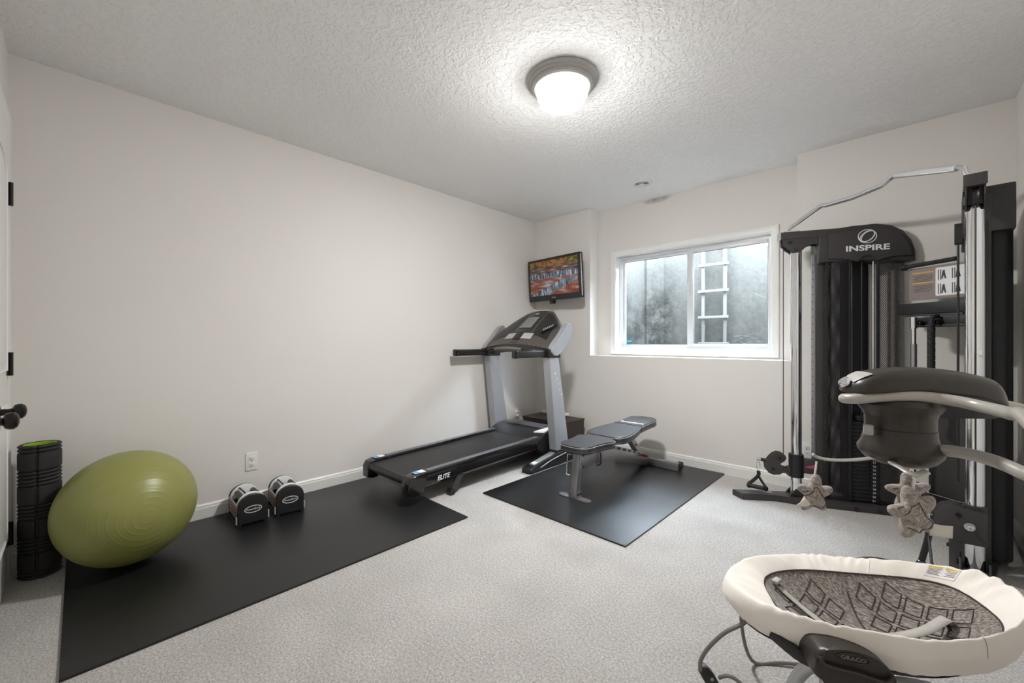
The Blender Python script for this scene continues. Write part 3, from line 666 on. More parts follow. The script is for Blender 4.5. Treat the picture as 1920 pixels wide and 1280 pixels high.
# remote leaning in the console's side pocket
rc = thing('remote_control', 'slim black remote control leaning in the treadmill console pocket', 'remote', cons(.80, .45, .01))
c0 = cons(.78, .35, .012); c1 = cons(.955, .93, .035)
ex = (c1-c0).normalized(); ez = Vector((0, -.7, .7)); ey = ez.cross(ex).normalized(); ez = ex.cross(ey)
Mr = Matrix(((ex.x, ey.x, ez.x, c0.x), (ex.y, ey.y, ez.y, c0.y), (ex.z, ey.z, ez.z, c0.z), (0, 0, 0, 1)))
q = MB(); q.box(0, (c1-c0).length, -.02, .02, -.006, .006, .004, M=Mr); q.build('remote_case', BLACKG, rc)
for i in range(6):
    for j in (-.009, 0, .009):
        q = MB(); q.box(.03+.018*i, .04+.018*i, j-.003, j+.003, .006, .0085, .001, M=Mr); q.build('button', LIGHTG, rc)

# ---- brown box in the corner, rolled tube on it
bx = thing('storage_box', 'low dark brown wooden box in the corner behind the treadmill', 'box', (-2.61, 3.37, 0))
m = MB(); m.box(-2.88, -2.335, 3.19, 3.50, 0, .285, .003); bb = m.build('box_body', WENGE, bx)
m = MB(); m.box(-2.885, -2.33, 3.185, 3.505, .285, .302, .003); m.build('box_lid', WENGE, bx)
m = MB(); m.box(-2.85, -2.65, 3.183, 3.19, .11, .235, .002); m.build('open_slot', BLACKP, bb)
o = MB(); o.tube([(-2.84, 3.45, .322), (-2.82, 3.452, .322), (-2.50, 3.455, .322), (-2.485, 3.455, .322)], [.012, .019, .019, .012], 16)
o = tag(o.build('rolled_tube', PAPER), 'pale rolled tube lying on the dark box behind the treadmill', 'tube'); shift_origin(o, (-2.66, 3.455, .303))

# ---- television on the back wall
TVS = mat('waterfall_picture', (90, 60, 50), .25); N, L, B = nodes(TVS)
tc = N.new('ShaderNodeTexCoord'); sx = N.new('ShaderNodeSeparateXYZ'); L.new(tc.outputs['Generated'], sx.inputs[0])
def nz(sc, vec=(1, 1, 1), det=5):
    mp = N.new('ShaderNodeMapping'); mp.inputs['Scale'].default_value = vec; L.new(tc.outputs['Generated'], mp.inputs['Vector'])
    n = N.new('ShaderNodeTexNoise'); n.inputs['Scale'].default_value = sc; n.inputs['Detail'].default_value = det; L.new(mp.outputs['Vector'], n.inputs['Vector']); return n.outputs['Fac']
def ramp(f, st):
    r = N.new('ShaderNodeValToRGB'); e = r.color_ramp.elements
    e[0].position, e[0].color = st[0][0], (*lin(st[0][1]), 1); e[1].position, e[1].color = st[-1][0], (*lin(st[-1][1]), 1)
    for p, c in st[1:-1]: k = e.new(p); k.color = (*lin(c), 1)
    L.new(f, r.inputs['Fac']); return r.outputs['Color']
def mixc(f, a, b):
    q = N.new('ShaderNodeMix'); q.data_type = 'RGBA'; L.new(f, q.inputs['Factor']); L.new(a, q.inputs['A']); L.new(b, q.inputs['B']); return q.outputs['Result']
X, Z = sx.outputs['X'], sx.outputs['Z']
wob = mth('ADD', Z, mth('MULTIPLY', mth('SUBTRACT', nz(5), .5), .10))
foliage = ramp(nz(9), [(.32, (46, 56, 28)), (.46, (92, 94, 42)), (.58, (176, 112, 52)), (.7, (104, 50, 44))])
rock = ramp(nz(6, (1, 1, 7)), [(.3, (44, 34, 30)), (.5, (96, 74, 66)), (.62, (150, 120, 116)), (.72, (190, 180, 184))])
fall = ramp(nz(7, (5, 1, .5)), [(.34, (52, 48, 48)), (.52, (104, 120, 140)), (.66, (188, 200, 212))])
pool = ramp(nz(4, (1.2, 1, 3)), [(.35, (118, 56, 38)), (.52, (146, 92, 76)), (.62, (160, 146, 148)), (.74, (196, 200, 206))])
pic = mixc(rng(wob, .80, .85), mixc(rng(wob, .62, .66), mixc(rng(wob, .47, .5), pool, fall), rock), foliage)
arc = mth('SUBTRACT', Z, mth('ADD', mth('MULTIPLY', X, .55), .02))         # the slanting lower fall
low = mth('MULTIPLY', mth('MULTIPLY', rng(arc, .03, -.01), rng(arc, -.24, -.19)), rng(Z, .46, .40))
pic = mixc(low, pic, fall)
L.new(pic, B.inputs['Base Color']); L.new(pic, B.inputs['Emission Color']); B.inputs['Emission Strength'].default_value = .03
tvc = Vector((-2.665, 3.43, 1.735)); tvr = Matrix.Translation(tvc) @ Matrix.Rotation(math.radians(-5), 4, 'Z') @ Matrix.Rotation(math.radians(4), 4, 'X')
tv = thing('television', 'flat black wall mounted television showing a red rock waterfall', 'television', (tvc.x, tvc.y, 1.49))
W2, H2 = .368, .225
m = MB(); m.prism(rrect(-W2, W2, -H2, H2, .012, 4), -.012, .035, 'y', .006, M=tvr); bz = m.build('bezel', BLACKG, tv)
m = MB(); m.box(-W2+.05, W2-.05, .035, .075, -H2+.05, H2-.05, .02, M=tvr); m.build('rear_shell', BLACKP, tv)
m = MB(); m.box(-W2+.030, W2-.030, -.0145, -.0115, -H2+.060, H2-.028, M=tvr); m.f = None
scr = m.build('screen', TVS, bz, smooth=False)
m = MB(); m.tube([tvr @ Vector((W2+.001, .0, z)) for z in (-H2+.02, -.1, .1, H2-.02)], .006, 8); m.build('side_trim', CHROME, tv)
m = MB(); m.box(-.028, .028, -.0135, -.0118, -H2+.0265, -H2+.0335, .0005, M=tvr); m.build('maker_mark', LIGHTG, bz)
m = MB(); m.box(-.10, .10, .07, .09, -.10, .10, .004, M=tvr); wm = m.build('wall_mount', DARKM, tv)
m = MB(); m.box(-2.72, -2.60, 3.52, YB-.001, 1.64, 1.82, .004); m.build('mount_plate', DARKM, wm)
m = MB(); m.box(-.075, -.03, .0, .05, -H2-.035, -H2+.01, .004, M=tvr); m.build('sensor_tab', BLACKP, tv)

# ================================================================== weight bench
bxx = -1.625
be = thing('weight_bench', 'adjustable weight bench with dark padded seat and steel frame', 'bench', (bxx, 2.8, MT))
def pad(name, outline, z0, tilt, thick, parent):
    """outline in (x,y) about the bench axis; tilt = rise per metre of y from its first y"""
    y0 = min(p[1] for p in outline); pts = [(p.x, p.y) for p in smooth_path([(a, b, 0) for a, b in outline], 6, closed=True)]
    f = lambda v: Vector((v.x+bxx, v.y, v.z + z0 + (v.y-y0)*tilt))
    m = MB(f); m.prism(pts, -thick, 0, 'z', .014, 4); p = m.build(name, VINYLB, parent)
    for dzz in (-.010, -thick+.010):
        m = MB(f); c = Vector((sum(a for a, b in pts)/len(pts), sum(b for a, b in pts)/len(pts), 0))
        m.tube([(a+(a-c.x)*.004, b, dzz) for a, b in pts], .0028, 6, closed=True); m.build('piping', PIPING if dzz > -.02 else VINYLB, p)
    return p
seat = pad('seat_pad', [(-.085, 2.285), (0, 2.272), (.085, 2.285), (.115, 2.34), (.118, 2.42), (.135, 2.52), (.15, 2.58), (.12, 2.635), (0, 2.645), (-.12, 2.635), (-.15, 2.58), (-.135, 2.52), (-.118, 2.42), (-.115, 2.34)], .375, .0, .05, be)
back = pad('back_pad', [(-.13, 2.672), (0, 2.662), (.13, 2.672), (.162, 2.74), (.16, 2.85), (.14, 2.96), (.118, 3.06), (.115, 3.2), (.118, 3.32), (.085, 3.385), (0, 3.395), (-.085, 3.385), (-.118, 3.32), (-.115, 3.2), (-.118, 3.06), (-.14, 2.96), (-.16, 2.85), (-.162, 2.74)], .382, .055, .052, be)
m = MB(lambda v: Vector((v.x+bxx, v.y, v.z+.382+(v.y-2.662)*.055))); m.tube([(-.1205, 3.065, -.045), (-.1205, 3.065, .0005), (.1205, 3.065, .0005), (.1205, 3.065, -.045)], .003, 6); m.build('pad_seam', BLACKP, back)
text('pad_lettering', 'PowerBlock', .042, WHITEP, back, (bxx, 3.135, .382+.473*.055+.001), (1, 0, 0), (0, 1, .055), .0005, bold=.0006)
# frame
m = MB(); m.prism([(2.300, .022), (2.352, .022), (2.392, .325), (2.340, .325)], bxx-.026, bxx+.026, 'x', .004); leg = m.build('front_leg', STEEL, be)
m = MB(); m.prism([(p[0]+bxx, p[1]) for p in rrect(-.125, .125, 2.296, 2.352, .027, 6)], MT+.001, .018, 'z', .001); fp = m.build('foot_plate', STEEL, leg)
for s in (-1, 1):
    m = MB(); m.box(bxx+s*.030-.003, bxx+s*.030+.003, 2.296, 2.356, .016, .060, .002); m.build('foot_bracket', STEEL, fp)
    for yy in (2.312, 2.34):
        m = MB(); m.cyl((bxx+s*.030, yy, .042), (bxx+s*.039, yy, .042), .007, 8); m.build('bolt', BLACKP, fp)
m = MB(); m.tube(smooth_path([(bxx-.03, 2.325, .30), (bxx-.052, 2.322, .30), (bxx-.056, 2.316, .28), (bxx-.056, 2.305, .18), (bxx-.05, 2.303, .165), (bxx-.03, 2.31, .165)], 4), .005, 8); m.build('carry_handle', CHROME, leg)
m = MB(); m.prism([(2.345, .245), (2.345, .328), (2.60, .328), (2.64, .30), (2.60, .20), (2.40, .205)], bxx-.034, bxx+.034, 'x', .004); fb = m.build('seat_bracket', STEEL, be)
m = MB(); m.cyl((bxx-.04, 2.375, .30), (bxx+.04, 2.375, .30), .011, 12); m.build('pivot_bolt', BLACKP, fb)
m = MB(); m.tube(smooth_path([(bxx+.038, 2.56, .31), (bxx+.046, 2.575, .27), (bxx+.046, 2.58, .20), (bxx+.03, 2.55, .19)], 4), .005, 8); m.build('pull_pin', BLACKP, fb)
m = MB(); m.box(bxx-.02, bxx+.02, 2.36, 2.42, .31, .335, .002); m.build('seat_post', BLACKP, fb)
m = MB(); m.prism([(2.58, .215), (2.58, .285), (2.72, .285), (3.39, .085), (3.39, .018), (3.34, .018), (2.70, .19)], bxx-.028, bxx+.028, 'x', .004); mb_ = m.build('main_beam', STEEL, be)
for i in range(5):
    y = 2.84+.085*i; z = .285-(y-2.72)*.2985
    m = MB(); m.prism([(y-.03, z-.004), (y-.03, z+.012), (y-.012, z+.024), (y+.012, z+.02), (y+.012, z-.012)], bxx-.026, bxx+.026, 'x', .002); m.build('rack_notch', SILVER, mb_)
m = MB(); m.prism([(3.02, .335), (3.075, .345), (3.30, .118), (3.265, .085)], bxx-.024, bxx+.024, 'x', .004); st_ = m.build('support_strut', STEEL, be)
m = MB(); m.cyl((bxx-.03, 3.16, .225), (bxx+.03, 3.16, .225), .009, 10); m.build('bolt', BLACKP, st_)
m = MB(); m.cyl((bxx-.07, 3.27, .118), (bxx+.075, 3.27, .118), .011, 12); m.build('lock_bar', REDP, st_)
m = MB(); m.prism([(2.68, .29), (2.68, .325), (3.30, .360), (3.30, .325), (3.05, .315)], bxx-.026, bxx+.026, 'x', .004); m.build('pad_rail', STEEL, be)
m = MB(); m.box(bxx-.29, bxx+.29, 3.375, 3.425, MT+.004, .075, .005); rb = m.build('rear_foot_bar', STEEL, be)
for s in (-1, 1):
    m = MB(); m.box(bxx+s*.29-.004, bxx+s*.29+.004, 3.373, 3.427, MT+.002, .077, .002); m.build('end_cap', BLACKP, rb)
    m = MB(); m.cyl((bxx+s*.265, 3.432, .05), (bxx+s*.295, 3.432, .05), .03, 18); m.build('transport_wheel', BLACKP, rb)

# ================================================================== cable machine across the right-hand corner
gym = thing('cable_machine', 'tall black corner cable machine with chrome columns and weight stack', 'exercise machine', (-.05, 3.2, 0))
OLv, eLv, nLv = Vector((-.53, 3.335, 0)), Vector((.916, .401, 0)), Vector((.401, -.916, 0))
ORv, eRv, nRv = Vector((.232, 2.807, 0)), Vector((.053, .9986, 0)), Vector((-.9986, .053, 0))
def TL(v): return OLv + eLv*v.x + nLv*v.y + Vector((0, 0, v.z))     # (along the tower, towards the room, up)
def TR(v): return ORv + eRv*v.x + nRv*v.y + Vector((0, 0, v.z))
def tower(T, left):
    m = MB(T); m.prism([(-.385, .02), (-.335, .10), (-.13, .052), (-.02, .082), (.61, .082), (.61, -.10 if left else -.125), (.0, -.06), (-.1, -.035)], 0, .042, 'z', .006); bs = m.build('base_frame', GREYM, gym)
    for s_ in (.30, .42):
        m = MB(T); m.cyl((s_, .08, .022), (s_, .090, .022), .010, 10); m.build('base_bolt', BLACKP, bs)
    if left: m = MB(T); m.lathe([(0, .0432), (.022, .0432), (.023, .042)], 20, Matrix.Translation((-.17, .005, 0)) @ Matrix.Diagonal((1.3, .8, 1, 1))); m.build('base_badge', LIGHTG, bs)
    m = MB(T); m.cyl((0, 0, .045), (0, 0, 1.685), .032, 28); col = m.build('chrome_column', CHROME, gym)
    for y in (-.045, .045):
        m = MB(T); m.prism([(-.05, .04), (.05, .04), (.045, .085), (-.02, .085)], y-.004, y+.004, 'y', .002); m.build('column_clamp', BLACKP, col)
    m = MB(T); m.cyl((-.02, .05, .065), (-.02, .058, .065), .010, 10); m.build('clamp_bolt', BLACKG, col)
    # head: beam, bracket plates, hood
    m = MB(T); m.box(-.095, .40, -.032, .036, 1.762, 1.812, .008); bm_ = m.build('top_beam', GREYM, gym)
    m = MB(T); m.box(-.103, -.095, -.034, .038, 1.760, 1.814, .006); m.build('beam_end_cap', LIGHTG if left else GREYM, bm_)
    brp = [(-.085, 1.765), (.118, 1.765), (.118, 1.712), (.085, 1.722), (.055, 1.712), (.03, 1.685), (.012, 1.668), (-.03, 1.668), (-.085, 1.722)]
    for y in (-.03, .026):
        m = MB(T); m.prism(brp, y, y+.006, 'y', .002); m.build('head_bracket', GREYM, bm_)
    for s_, z_ in ((-.045, 1.742), (-.01, 1.69)):
        m = MB(T); m.cyl((s_, .03, z_), (s_, .039, z_), .010, 12); m.build('bracket_bolt', BLACKG, bm_)
    m = MB(T); m.lathe([(.012, -.008), (.05, -.010), (.046, -.003), (.046, .003), (.05, .010), (.012, .008)], 26, Matrix.Translation((-.03, 0, 1.725)) @ Matrix.Rotation(PI/2, 4, 'X')); m.build('top_pulley', BLACKP, bm_)
    # rear cover behind the logo plate, following its rounded shoulder
    hoodp = [(.118, 1.80), (.30, 1.818), (.42, 1.822), (.50, 1.806), (.56, 1.766), (.60, 1.706), (.618, 1.64), (.62, 1.575), (.45, 1.585), (.40, 1.60), (.28, 1.60), (.118, 1.59)]
    m = MB(T); m.prism(hoodp, -.128, .034, 'y', .008, 3); hd = m.build('hood', GREYM, gym, angle=50)
    if left:
        logo = [(.168, 1.772), (.30, 1.786), (.40, 1.790), (.47, 1.78), (.53, 1.75), (.575, 1.70), (.592, 1.64), (.596, 1.607), (.52, 1.612), (.47, 1.606), (.43, 1.585)]
        logo += [(.372+.042*math.cos(a), 1.588+.038*math.sin(a)) for a in [PI*i/10 for i in range(11)]]
        logo += [(.315, 1.585), (.275, 1.606), (.23, 1.612), (.168, 1.612)]
        m = MB(T); m.prism(logo, .034, .046, 'y', .003); lp = m.build('logo_plate', GREYM, gym)
        text('logo_lettering', 'INSPIRE', .048, WHITEP, lp, TL(Vector((.372, .0465, 1.668))), eLv, (0, 0, 1), .0006, bold=.0014, xs=1.42)
        for ra, rb_, an, off in ((.047, .042, 0, 0), (.044, .028, .7, 0), (.041, .024, .75, .003)):
            P = []
            for i in range(48):
                a = 2*PI*i/48; u_, v_ = ra*math.cos(a), rb_*math.sin(a); P.append((.372+u_*math.cos(an)-v_*math.sin(an)+off, .0468, 1.742+u_*math.sin(an)+v_*math.cos(an)))
            m = MB(T); m.tube(P, .0026, 6, closed=True); m.build('logo_ring', WHITEP, lp)
    # upright with scale strip
    m = MB(T); m.box(.116, .160, -.055, .006, .042, 1.765, .005); up = m.build('upright', GREYM, gym)
    for z_ in (1.745, 1.69, 1.65):
        m = MB(T); m.cyl((.138, .006, z_), (.138, .014, z_), .009, 10); m.build('upright_bolt', BLACKP, up)
    m = MB(T); m.box(.090, .116, -.016, -.010, .20, 1.655, .001); sc_ = m.build('height_scale', STEEL, up)
    m = MB(T)
    for i in range(28): m.cyl((.096, -.0105, .24+.05*i), (.096, -.0085, .24+.05*i), .0035, 8)
    q = m.build('scale_hole', BLACKP, sc_); q['kind'] = 'stuff'
    # shroud
    def sheet(name, mm, path, z0, z1, th=.004):
        P = smooth_path([(a, b, 0) for a, b in path], 5); m = MB(T)
        m.grid(lambda u, v: Vector((P[min(len(P)-1, int(round(u*(len(P)-1))))].x, P[min(len(P)-1, int(round(u*(len(P)-1))))].y, z0+(z1-z0)*v)), len(P), 2)
        return m.build(name, mm, gym, angle=60)
    if left:
        sheet('mesh_panel', PERF, [(.168, .0), (.20, .026), (.24, .034), (.285, .030)], .05, 1.60)
        sheet('mesh_panel', PERF, [(.435, .030), (.50, .034), (.555, .016), (.59, -.03), (.60, -.09), (.595, -.122)], .05, 1.60)
        for s_ in (.165, .288, .433):
            m = MB(T); m.box(s_-.006, s_+.006, .018, .036, .05, 1.60, .002); m.build('panel_trim', DARKM, gym)
        m = MB(T); m.box(.29, .43, -.105, -.095, .05, 1.60); m.build('rear_panel', DARKM, gym)
        sheet('side_panel', PERF, [(.165, -.122), (.225, -.123), (.285, -.124)], .05, 1.60); sheet('side_panel', DARKM, [(.285, -.124), (.38, -.125), (.595, -.122)], .05, 1.60)
        for s_ in (.300, .418):
            m = MB(T); m.cyl((s_, .005, .05), (s_, .005, 1.62), .008, 14); m.build('guide_rod', CHROME, gym)
        stack = [(i, .050+.0243*(21-i)) for i in range(1, 22)]
        for i, z_ in stack:
            m = MB(T); m.box(.278, .448, -.075, .018 if i > 1 else .016, z_, z_+.0222, .002); p = m.build('weight_plate', DARKM, gym)
            m = MB(T); m.cyl((.395, .016, z_+.011), (.395, .0195, z_+.011), .005, 8); m.build('pin_hole', BLACKG, p)
            text('plate_number', str(i), .018, WHITEP, p, TL(Vector((.418, .0188, z_+.0105))), eLv, (0, 0, 1), .0003)
        m = MB(T); m.box(.33, .39, -.03, .02, .565, .60, .004); m.cyl((.36, 0, .60), (.36, 0, 1.60), .004, 6); m.build('stack_head', BLACKP, gym)
    else:
        sheet('mesh_panel', PERF, [(.168, -.03), (.20, .004), (.24, .012), (.42, .012), (.555, .004), (.59, -.03), (.60, -.09), (.595, -.122)], .05, 1.60)
        sheet('side_panel', DARKM, [(.168, -.03), (.158, -.07), (.175, -.112), (.25, -.128), (.45, -.128), (.595, -.122)], .05, 1.60)
        for z_ in (1.32, 1.235):
            m = MB(T); m.cyl((.115, -.03, z_), (.109, -.03, z_), .008, 10); m.build('upright_bolt', BLACKG, up)
tower(TL, True); tower(TR, False)
def bean(c1, r1, c2, r2, n=12):
    """outline round two discs"""
    a = math.atan2(c2[1]-c1[1], c2[0]-c1[0]); out = []
    for i in range(n+1): t = a+PI/2+PI*i/n; out.append((c1[0]+r1*math.cos(t), c1[1]+r1*math.sin(t)))
    for i in range(n+1): t = a-PI/2+PI*i/n; out.append((c2[0]+r2*math.cos(t), c2[1]+r2*math.sin(t)))
    return out
# left carriage: collar, arm to the upright, comma-shaped pulley plates
m = MB(TL); m.cyl((0, 0, .165), (0, 0, .318), .043, 24); ca = m.build('slide_collar', DARKM, gym)
m = MB(TL); m.box(.03, .115, -.015, .022, .195, .292, .004); m.build('collar_arm', GREYM, ca)
m = MB(TL); m.prism([(.045, .245), (.11, .262), (.112, .238), (.08, .232), (.045, .238)], .022, .034, 'y', .004); lv = m.build('release_lever', PINKP, ca)
m = MB(TL); m.prism([(-.055, .172), (-.035, .172), (-.035, .23), (-.055, .23)], -.02, .02, 'y', .002); m.build('swivel_block', GREYM, ca)
for y in (-.020, .014):
    m = MB(TL); m.prism([(-.115, .325), (-.09, .322), (-.066, .305), (-.060, .285), (-.072, .262), (-.092, .252), (-.098, .24), (-.078, .225), (-.05, .222), (-.05, .185), (-.08, .188), (-.10, .172), (-.135, .166), (-.165, .178), (-.185, .205), (-.188, .235), (-.175, .265), (-.160, .288), (-.14, .312)], y, y+.006, 'y', .002); m.build('pulley_plate', GREYM, ca)
for s_, z_ in ((-.098, .285), (-.138, .205)):
    m = MB(TL); m.cyl((s_, -.012, z_), (s_, .012, z_), .03, 22); w_ = m.build('pulley_wheel', BLACKP, ca)
    m = MB(TL); m.cyl((s_, .02, z_), (s_, .027, z_), .010, 10); m.build('axle_bolt', BLACKG, w_)
m = MB(TL); m.cyl((-.178, 0, .255), (-.21, 0, .262), .014, 14, .010); m.build('cable_stop', BLACKP, ca)
m = MB(TL); m.cyl((-.21, 0, .262), (-.235, 0, .266), .012, 14); m.build('cable_ferrule', CHROME, ca)
m = MB(TL); m.tube([(-.074, 0, 1.72), (-.074, 0, .31)], .0028, 8); m.build('cable', BLACKP, gym)
# right carriage, swivelled to face the room
m = MB(TR); m.cyl((0, 0, .165), (0, 0, .335), .040, 24); ca = m.build('slide_collar', GREYM, gym)
m = MB(TR); m.prism([(-.035, .17), (-.035, .318), (.035, .322), (.075, .335), (.105, .318), (.128, .28), (.132, .235), (.118, .195), (.09, .172), (.05, .165)], -.062, -.055, 'x', .002); pl = m.build('pulley_plate', GREYM, ca)
m = MB(TR); m.prism([(.03, .325), (.075, .342), (.112, .322), (.134, .28), (.136, .235), (.118, .195), (.06, .2)], -.028, -.022, 'x', .002); m.build('pulley_plate', GREYM, ca)
for t_, z_ in ((.052, .29), (.083, .205)):
    m = MB(TR); m.cyl((-.054, t_, z_), (-.030, t_, z_), .032, 22); w_ = m.build('pulley_wheel', BLACKP, ca)
    m = MB(TR); m.cyl((-.062, t_, z_), (-.068, t_, z_), .010, 10); m.build('axle_bolt', BLACKG, w_)
m = MB(TR); m.cyl((-.066, .018, .248), (-.070, .018, .248), .018, 14); m.tube([(-.066, .018, .248), (-.085, .012, .24)], .006, 8); m.build('spring_pin', CHROME, ca)
m = MB(TR); m.cyl((-.04, .13, .255), (-.04, .155, .25), .015, 14, .010); m.build('cable_stop', BLACKP, ca)
m = MB(TR); m.tube([(-.05, .0, 1.70), (-.05, .0, .32)], .003, 8); m.build('cable', BLACKP, gym)
m = MB(TR); m.tube([(.03, .052, 1.60), (.03, .052, .42)], .0045, 8); m.build('cable', DARKM, gym)
m = MB(TR); m.prism(bean((.03, 1.60), .028, (.03, 1.54), .012), .038, .064, 'y', .003); m.build('guide_pulley', BLACKP, gym)
m = MB(TR); m.prism([(-.055, 1.765), (.05, 1.765), (.05, 1.69), (-.045, 1.69)], -.03, .03, 'y', .004); m.build('head_block', BLACKP, gym)
# chin-up bar bolted across the two heads
P = [TL(Vector((-.035, .0, 1.825))), at(1478, 430, 2.80), at(1535, 389, 2.62), at(1550, 384.5, 2.575), at(1590, 373, 2.47), at(1602, 369, 2.44), at(1645, 351, 2.33), at(1655, 346, 2.305), at(1674, 331, 2.25), at(1684, 328, 2.22)]
cb_ = MB(); cb_.tube(smooth_path(P[1:], 3), .0135, 14); cbar = cb_.build('chin_up_bar', CHROME, gym)
m = MB(); m.tube([at(1680, 328.6, 2.23), at(1795, 315, 1.93)], .0165, 16); m.build('bar_grip', mat('polished_knurl', (222, 223, 225), .28, .55), cbar)
m = MB(); m.tube([at(1793, 315, 1.935), at(1806, 314, 1.90), TR(Vector((.0, .02, 1.815)))], .0125, 14); m.build('bar_end', CHROME, cbar)
m = MB(TL); m.box(-.075, .012, -.03, .03, 1.812, 1.820, .003); m.build('bar_flange', CHROME, cbar)
m = MB(TR); m.box(.0, .04, .012, .036, 1.812, 1.835, .003); m.build('bar_flange', GREYM, cbar)
# cross members between the towers, placard, hook rail
C0, C1 = Vector((-.01, 3.478, 0)), Vector((.262, 3.298, 0)); ce = (C1-C0).normalized(); cnv = Vector((ce.y, -ce.x, 0)); CLn = (C1-C0).length
def TC(v): return C0 + ce*v.x + cnv*v.y + Vector((0, 0, v.z))
m = MB(TC); m.box(0, CLn, -.03, .03, 1.235, 1.302, .006); xb_ = m.build('cross_member', DARKM, gym)
m = MB(TC); m.box(.02, CLn-.02, .02, .034, 1.222, 1.232, .002); m.build('cross_plate', GREYM, xb_)
m = MB(TC); m.box(0, CLn+.02, -.03, .03, .10, .165, .006); m.build('cross_member', GREYM, gym)
m = MB(TC); m.box(.03, CLn-.02, -.02, .125, .165, .19, .004); m.build('cross_shelf', DARKM, gym)
m = MB(TC); m.box(.12, CLn+.02, -.03, -.02, .19, .66, .004); m.build('lower_panel', GREYM, gym)
m = MB(TC); m.prism(rrect(.045, CLn+.03, 1.318, 1.508, .008, 3), .010, .014, 'y', .001); pc = m.build('exercise_placard', GREYPR, gym)
m = MB(TC); m.prism(rrect(.175, CLn+.025, 1.335, 1.495, .006, 3), .0142, .0150, 'y'); m.build('picture_panel', WHITEP, pc)
for z_ in (1.478, 1.418):
    m = MB(TC); m.box(.062, .168, .0142, .0150, z_-.003, z_+.003); m.build('heading_stripe', ORANGE, pc)
m = MB(TC)
for z0 in (1.462, 1.402):
    for i in range(5): m.box(.068+.006*(i % 2), .160-.012*(i == 4), .0142, .0147, z0-.0085*i-.0012, z0-.0085*i+.0012)
q = m.build('printed_text', DARKPR, pc); q['kind'] = 'stuff'
for cxp, cz in ((.205, 1.455), (.205, 1.375), (.268, 1.455), (.268, 1.375)):
    m = MB(TC)
    m.box(cxp-.018, cxp-.014, .0151, .0156, cz-.03, cz+.028); m.box(cxp-.008, cxp-.004, .0151, .0156, cz-.03, cz+.028)
    m.prism([(cxp, cz+.004), (cxp+.004, cz+.022), (cxp+.012, cz+.024), (cxp+.014, cz+.006), (cxp+.02, cz-.024), (cxp+.013, cz-.026), (cxp+.008, cz-.006), (cxp+.003, cz-.026), (cxp-.003, cz-.026)], .0151, .0156, 'y')
    q = m.build('exercise_figure', DARKPR, pc); q['kind'] = 'stuff'
m = MB(TC); m.tube([(.09, .05, 1.165), (CLn+.01, .05, 1.165)], .008, 10); hr = m.build('hook_rail', GREYM, gym)
m = MB(TC); m.box(.08, CLn, -.005, .045, 1.16, 1.215, .004); m.build('hook_plate', DARKM, hr)
for x_ in (.128, .212):
    m = MB(TC); m.sphere((x_, .062, 1.182), .022, 16, (1, 1, .8)); m.build('hook_knob', BLACKG, hr)

# ---- attachments hanging on the machine
sb = thing('straight_bar', 'chrome straight bar with pale grip hanging inside the cable machine', 'bar attachment', TC(Vector((.128, .106, .19))))
m = MB(TC); m.cyl((.128, .106, .235), (.128, .106, 1.20), .011, 16); b0 = m.build('shaft', CHROME, sb)
m = MB(TC); m.cyl((.128, .106, .42), (.128, .106, 1.06), .0145, 16); m.build('grip_sleeve', STEEL, sb)
m = MB(TC); m.cyl((.128, .106, 1.15), (.128, .106, 1.215), .0165, 16); m.build('end_sleeve', CHROME, sb)
for z_ in (.235, .262):
    m = MB(TC); m.cyl((.128, .106, z_-.012), (.128, .106, z_+.010), .024, 6); m.build('collar_nut', CHROME, sb)
m = MB(TC); m.cyl((.128, .106, .1905), (.128, .106, .225), .012, 12); m.build('tip', STEEL, sb)
def twisted(T, a, b, r, turns, par, name='strand'):
    a, b = Vector(a), Vector(b); ax_ = (b-a).normalized(); u_ = ax_.orthogonal().normalized(); v_ = ax_.cross(u_); n_ = int(turns*10)
    for k in range(3):
        m = MB(T); m.tube([a+(b-a)*(i/n_)+(u_*math.cos(2*PI*turns*i/n_+2*PI*k/3)+v_*math.sin(2*PI*turns*i/n_+2*PI*k/3))*r*.5 for i in range(n_+1)], r*.56, 7); m.build(name, FOAM, par)
rp1 = thing('pull_rope', 'twisted black pull rope hanging from the hook rail', 'rope', TC(Vector((.212, .108, .62))))
twisted(TC, (.212, .108, .665), (.212, .108, 1.17), .017, 11, rp1)
m = MB(TC); m.lathe([(0, .62), (.02, .625), (.027, .64), (.027, .66), (.018, .675), (0, .675)], 20, Matrix.Translation((.212, .108, 0))); m.build('rope_knob', BLACKP, rp1)
m = MB(TC); m.tube(smooth_path([(.212, .108, 1.165), (.212, .103, 1.203), (.212, .078, 1.2165), (.212, .058, 1.2175)]), .012, 10); m.build('rope_loop', FOAM, rp1)
rp2 = thing('pull_rope', 'twisted black pull rope lying along the top of the exercise placard', 'rope', TC(Vector((.15, .03, 1.51))))
twisted(TC, (.045, .03, 1.522), (CLn-.05, .03, 1.529), .0125, 12, rp2)
m = MB(TC); m.lathe([(0, -.02), (.012, -.02), (.019, -.012), (.019, .008), (.012, .016), (0, .016)], 18, Matrix.Translation((.035, .03, 1.521)) @ Matrix.Rotation(PI/2, 4, 'Y')); m.build('rope_knob', BLACKP, rp2)
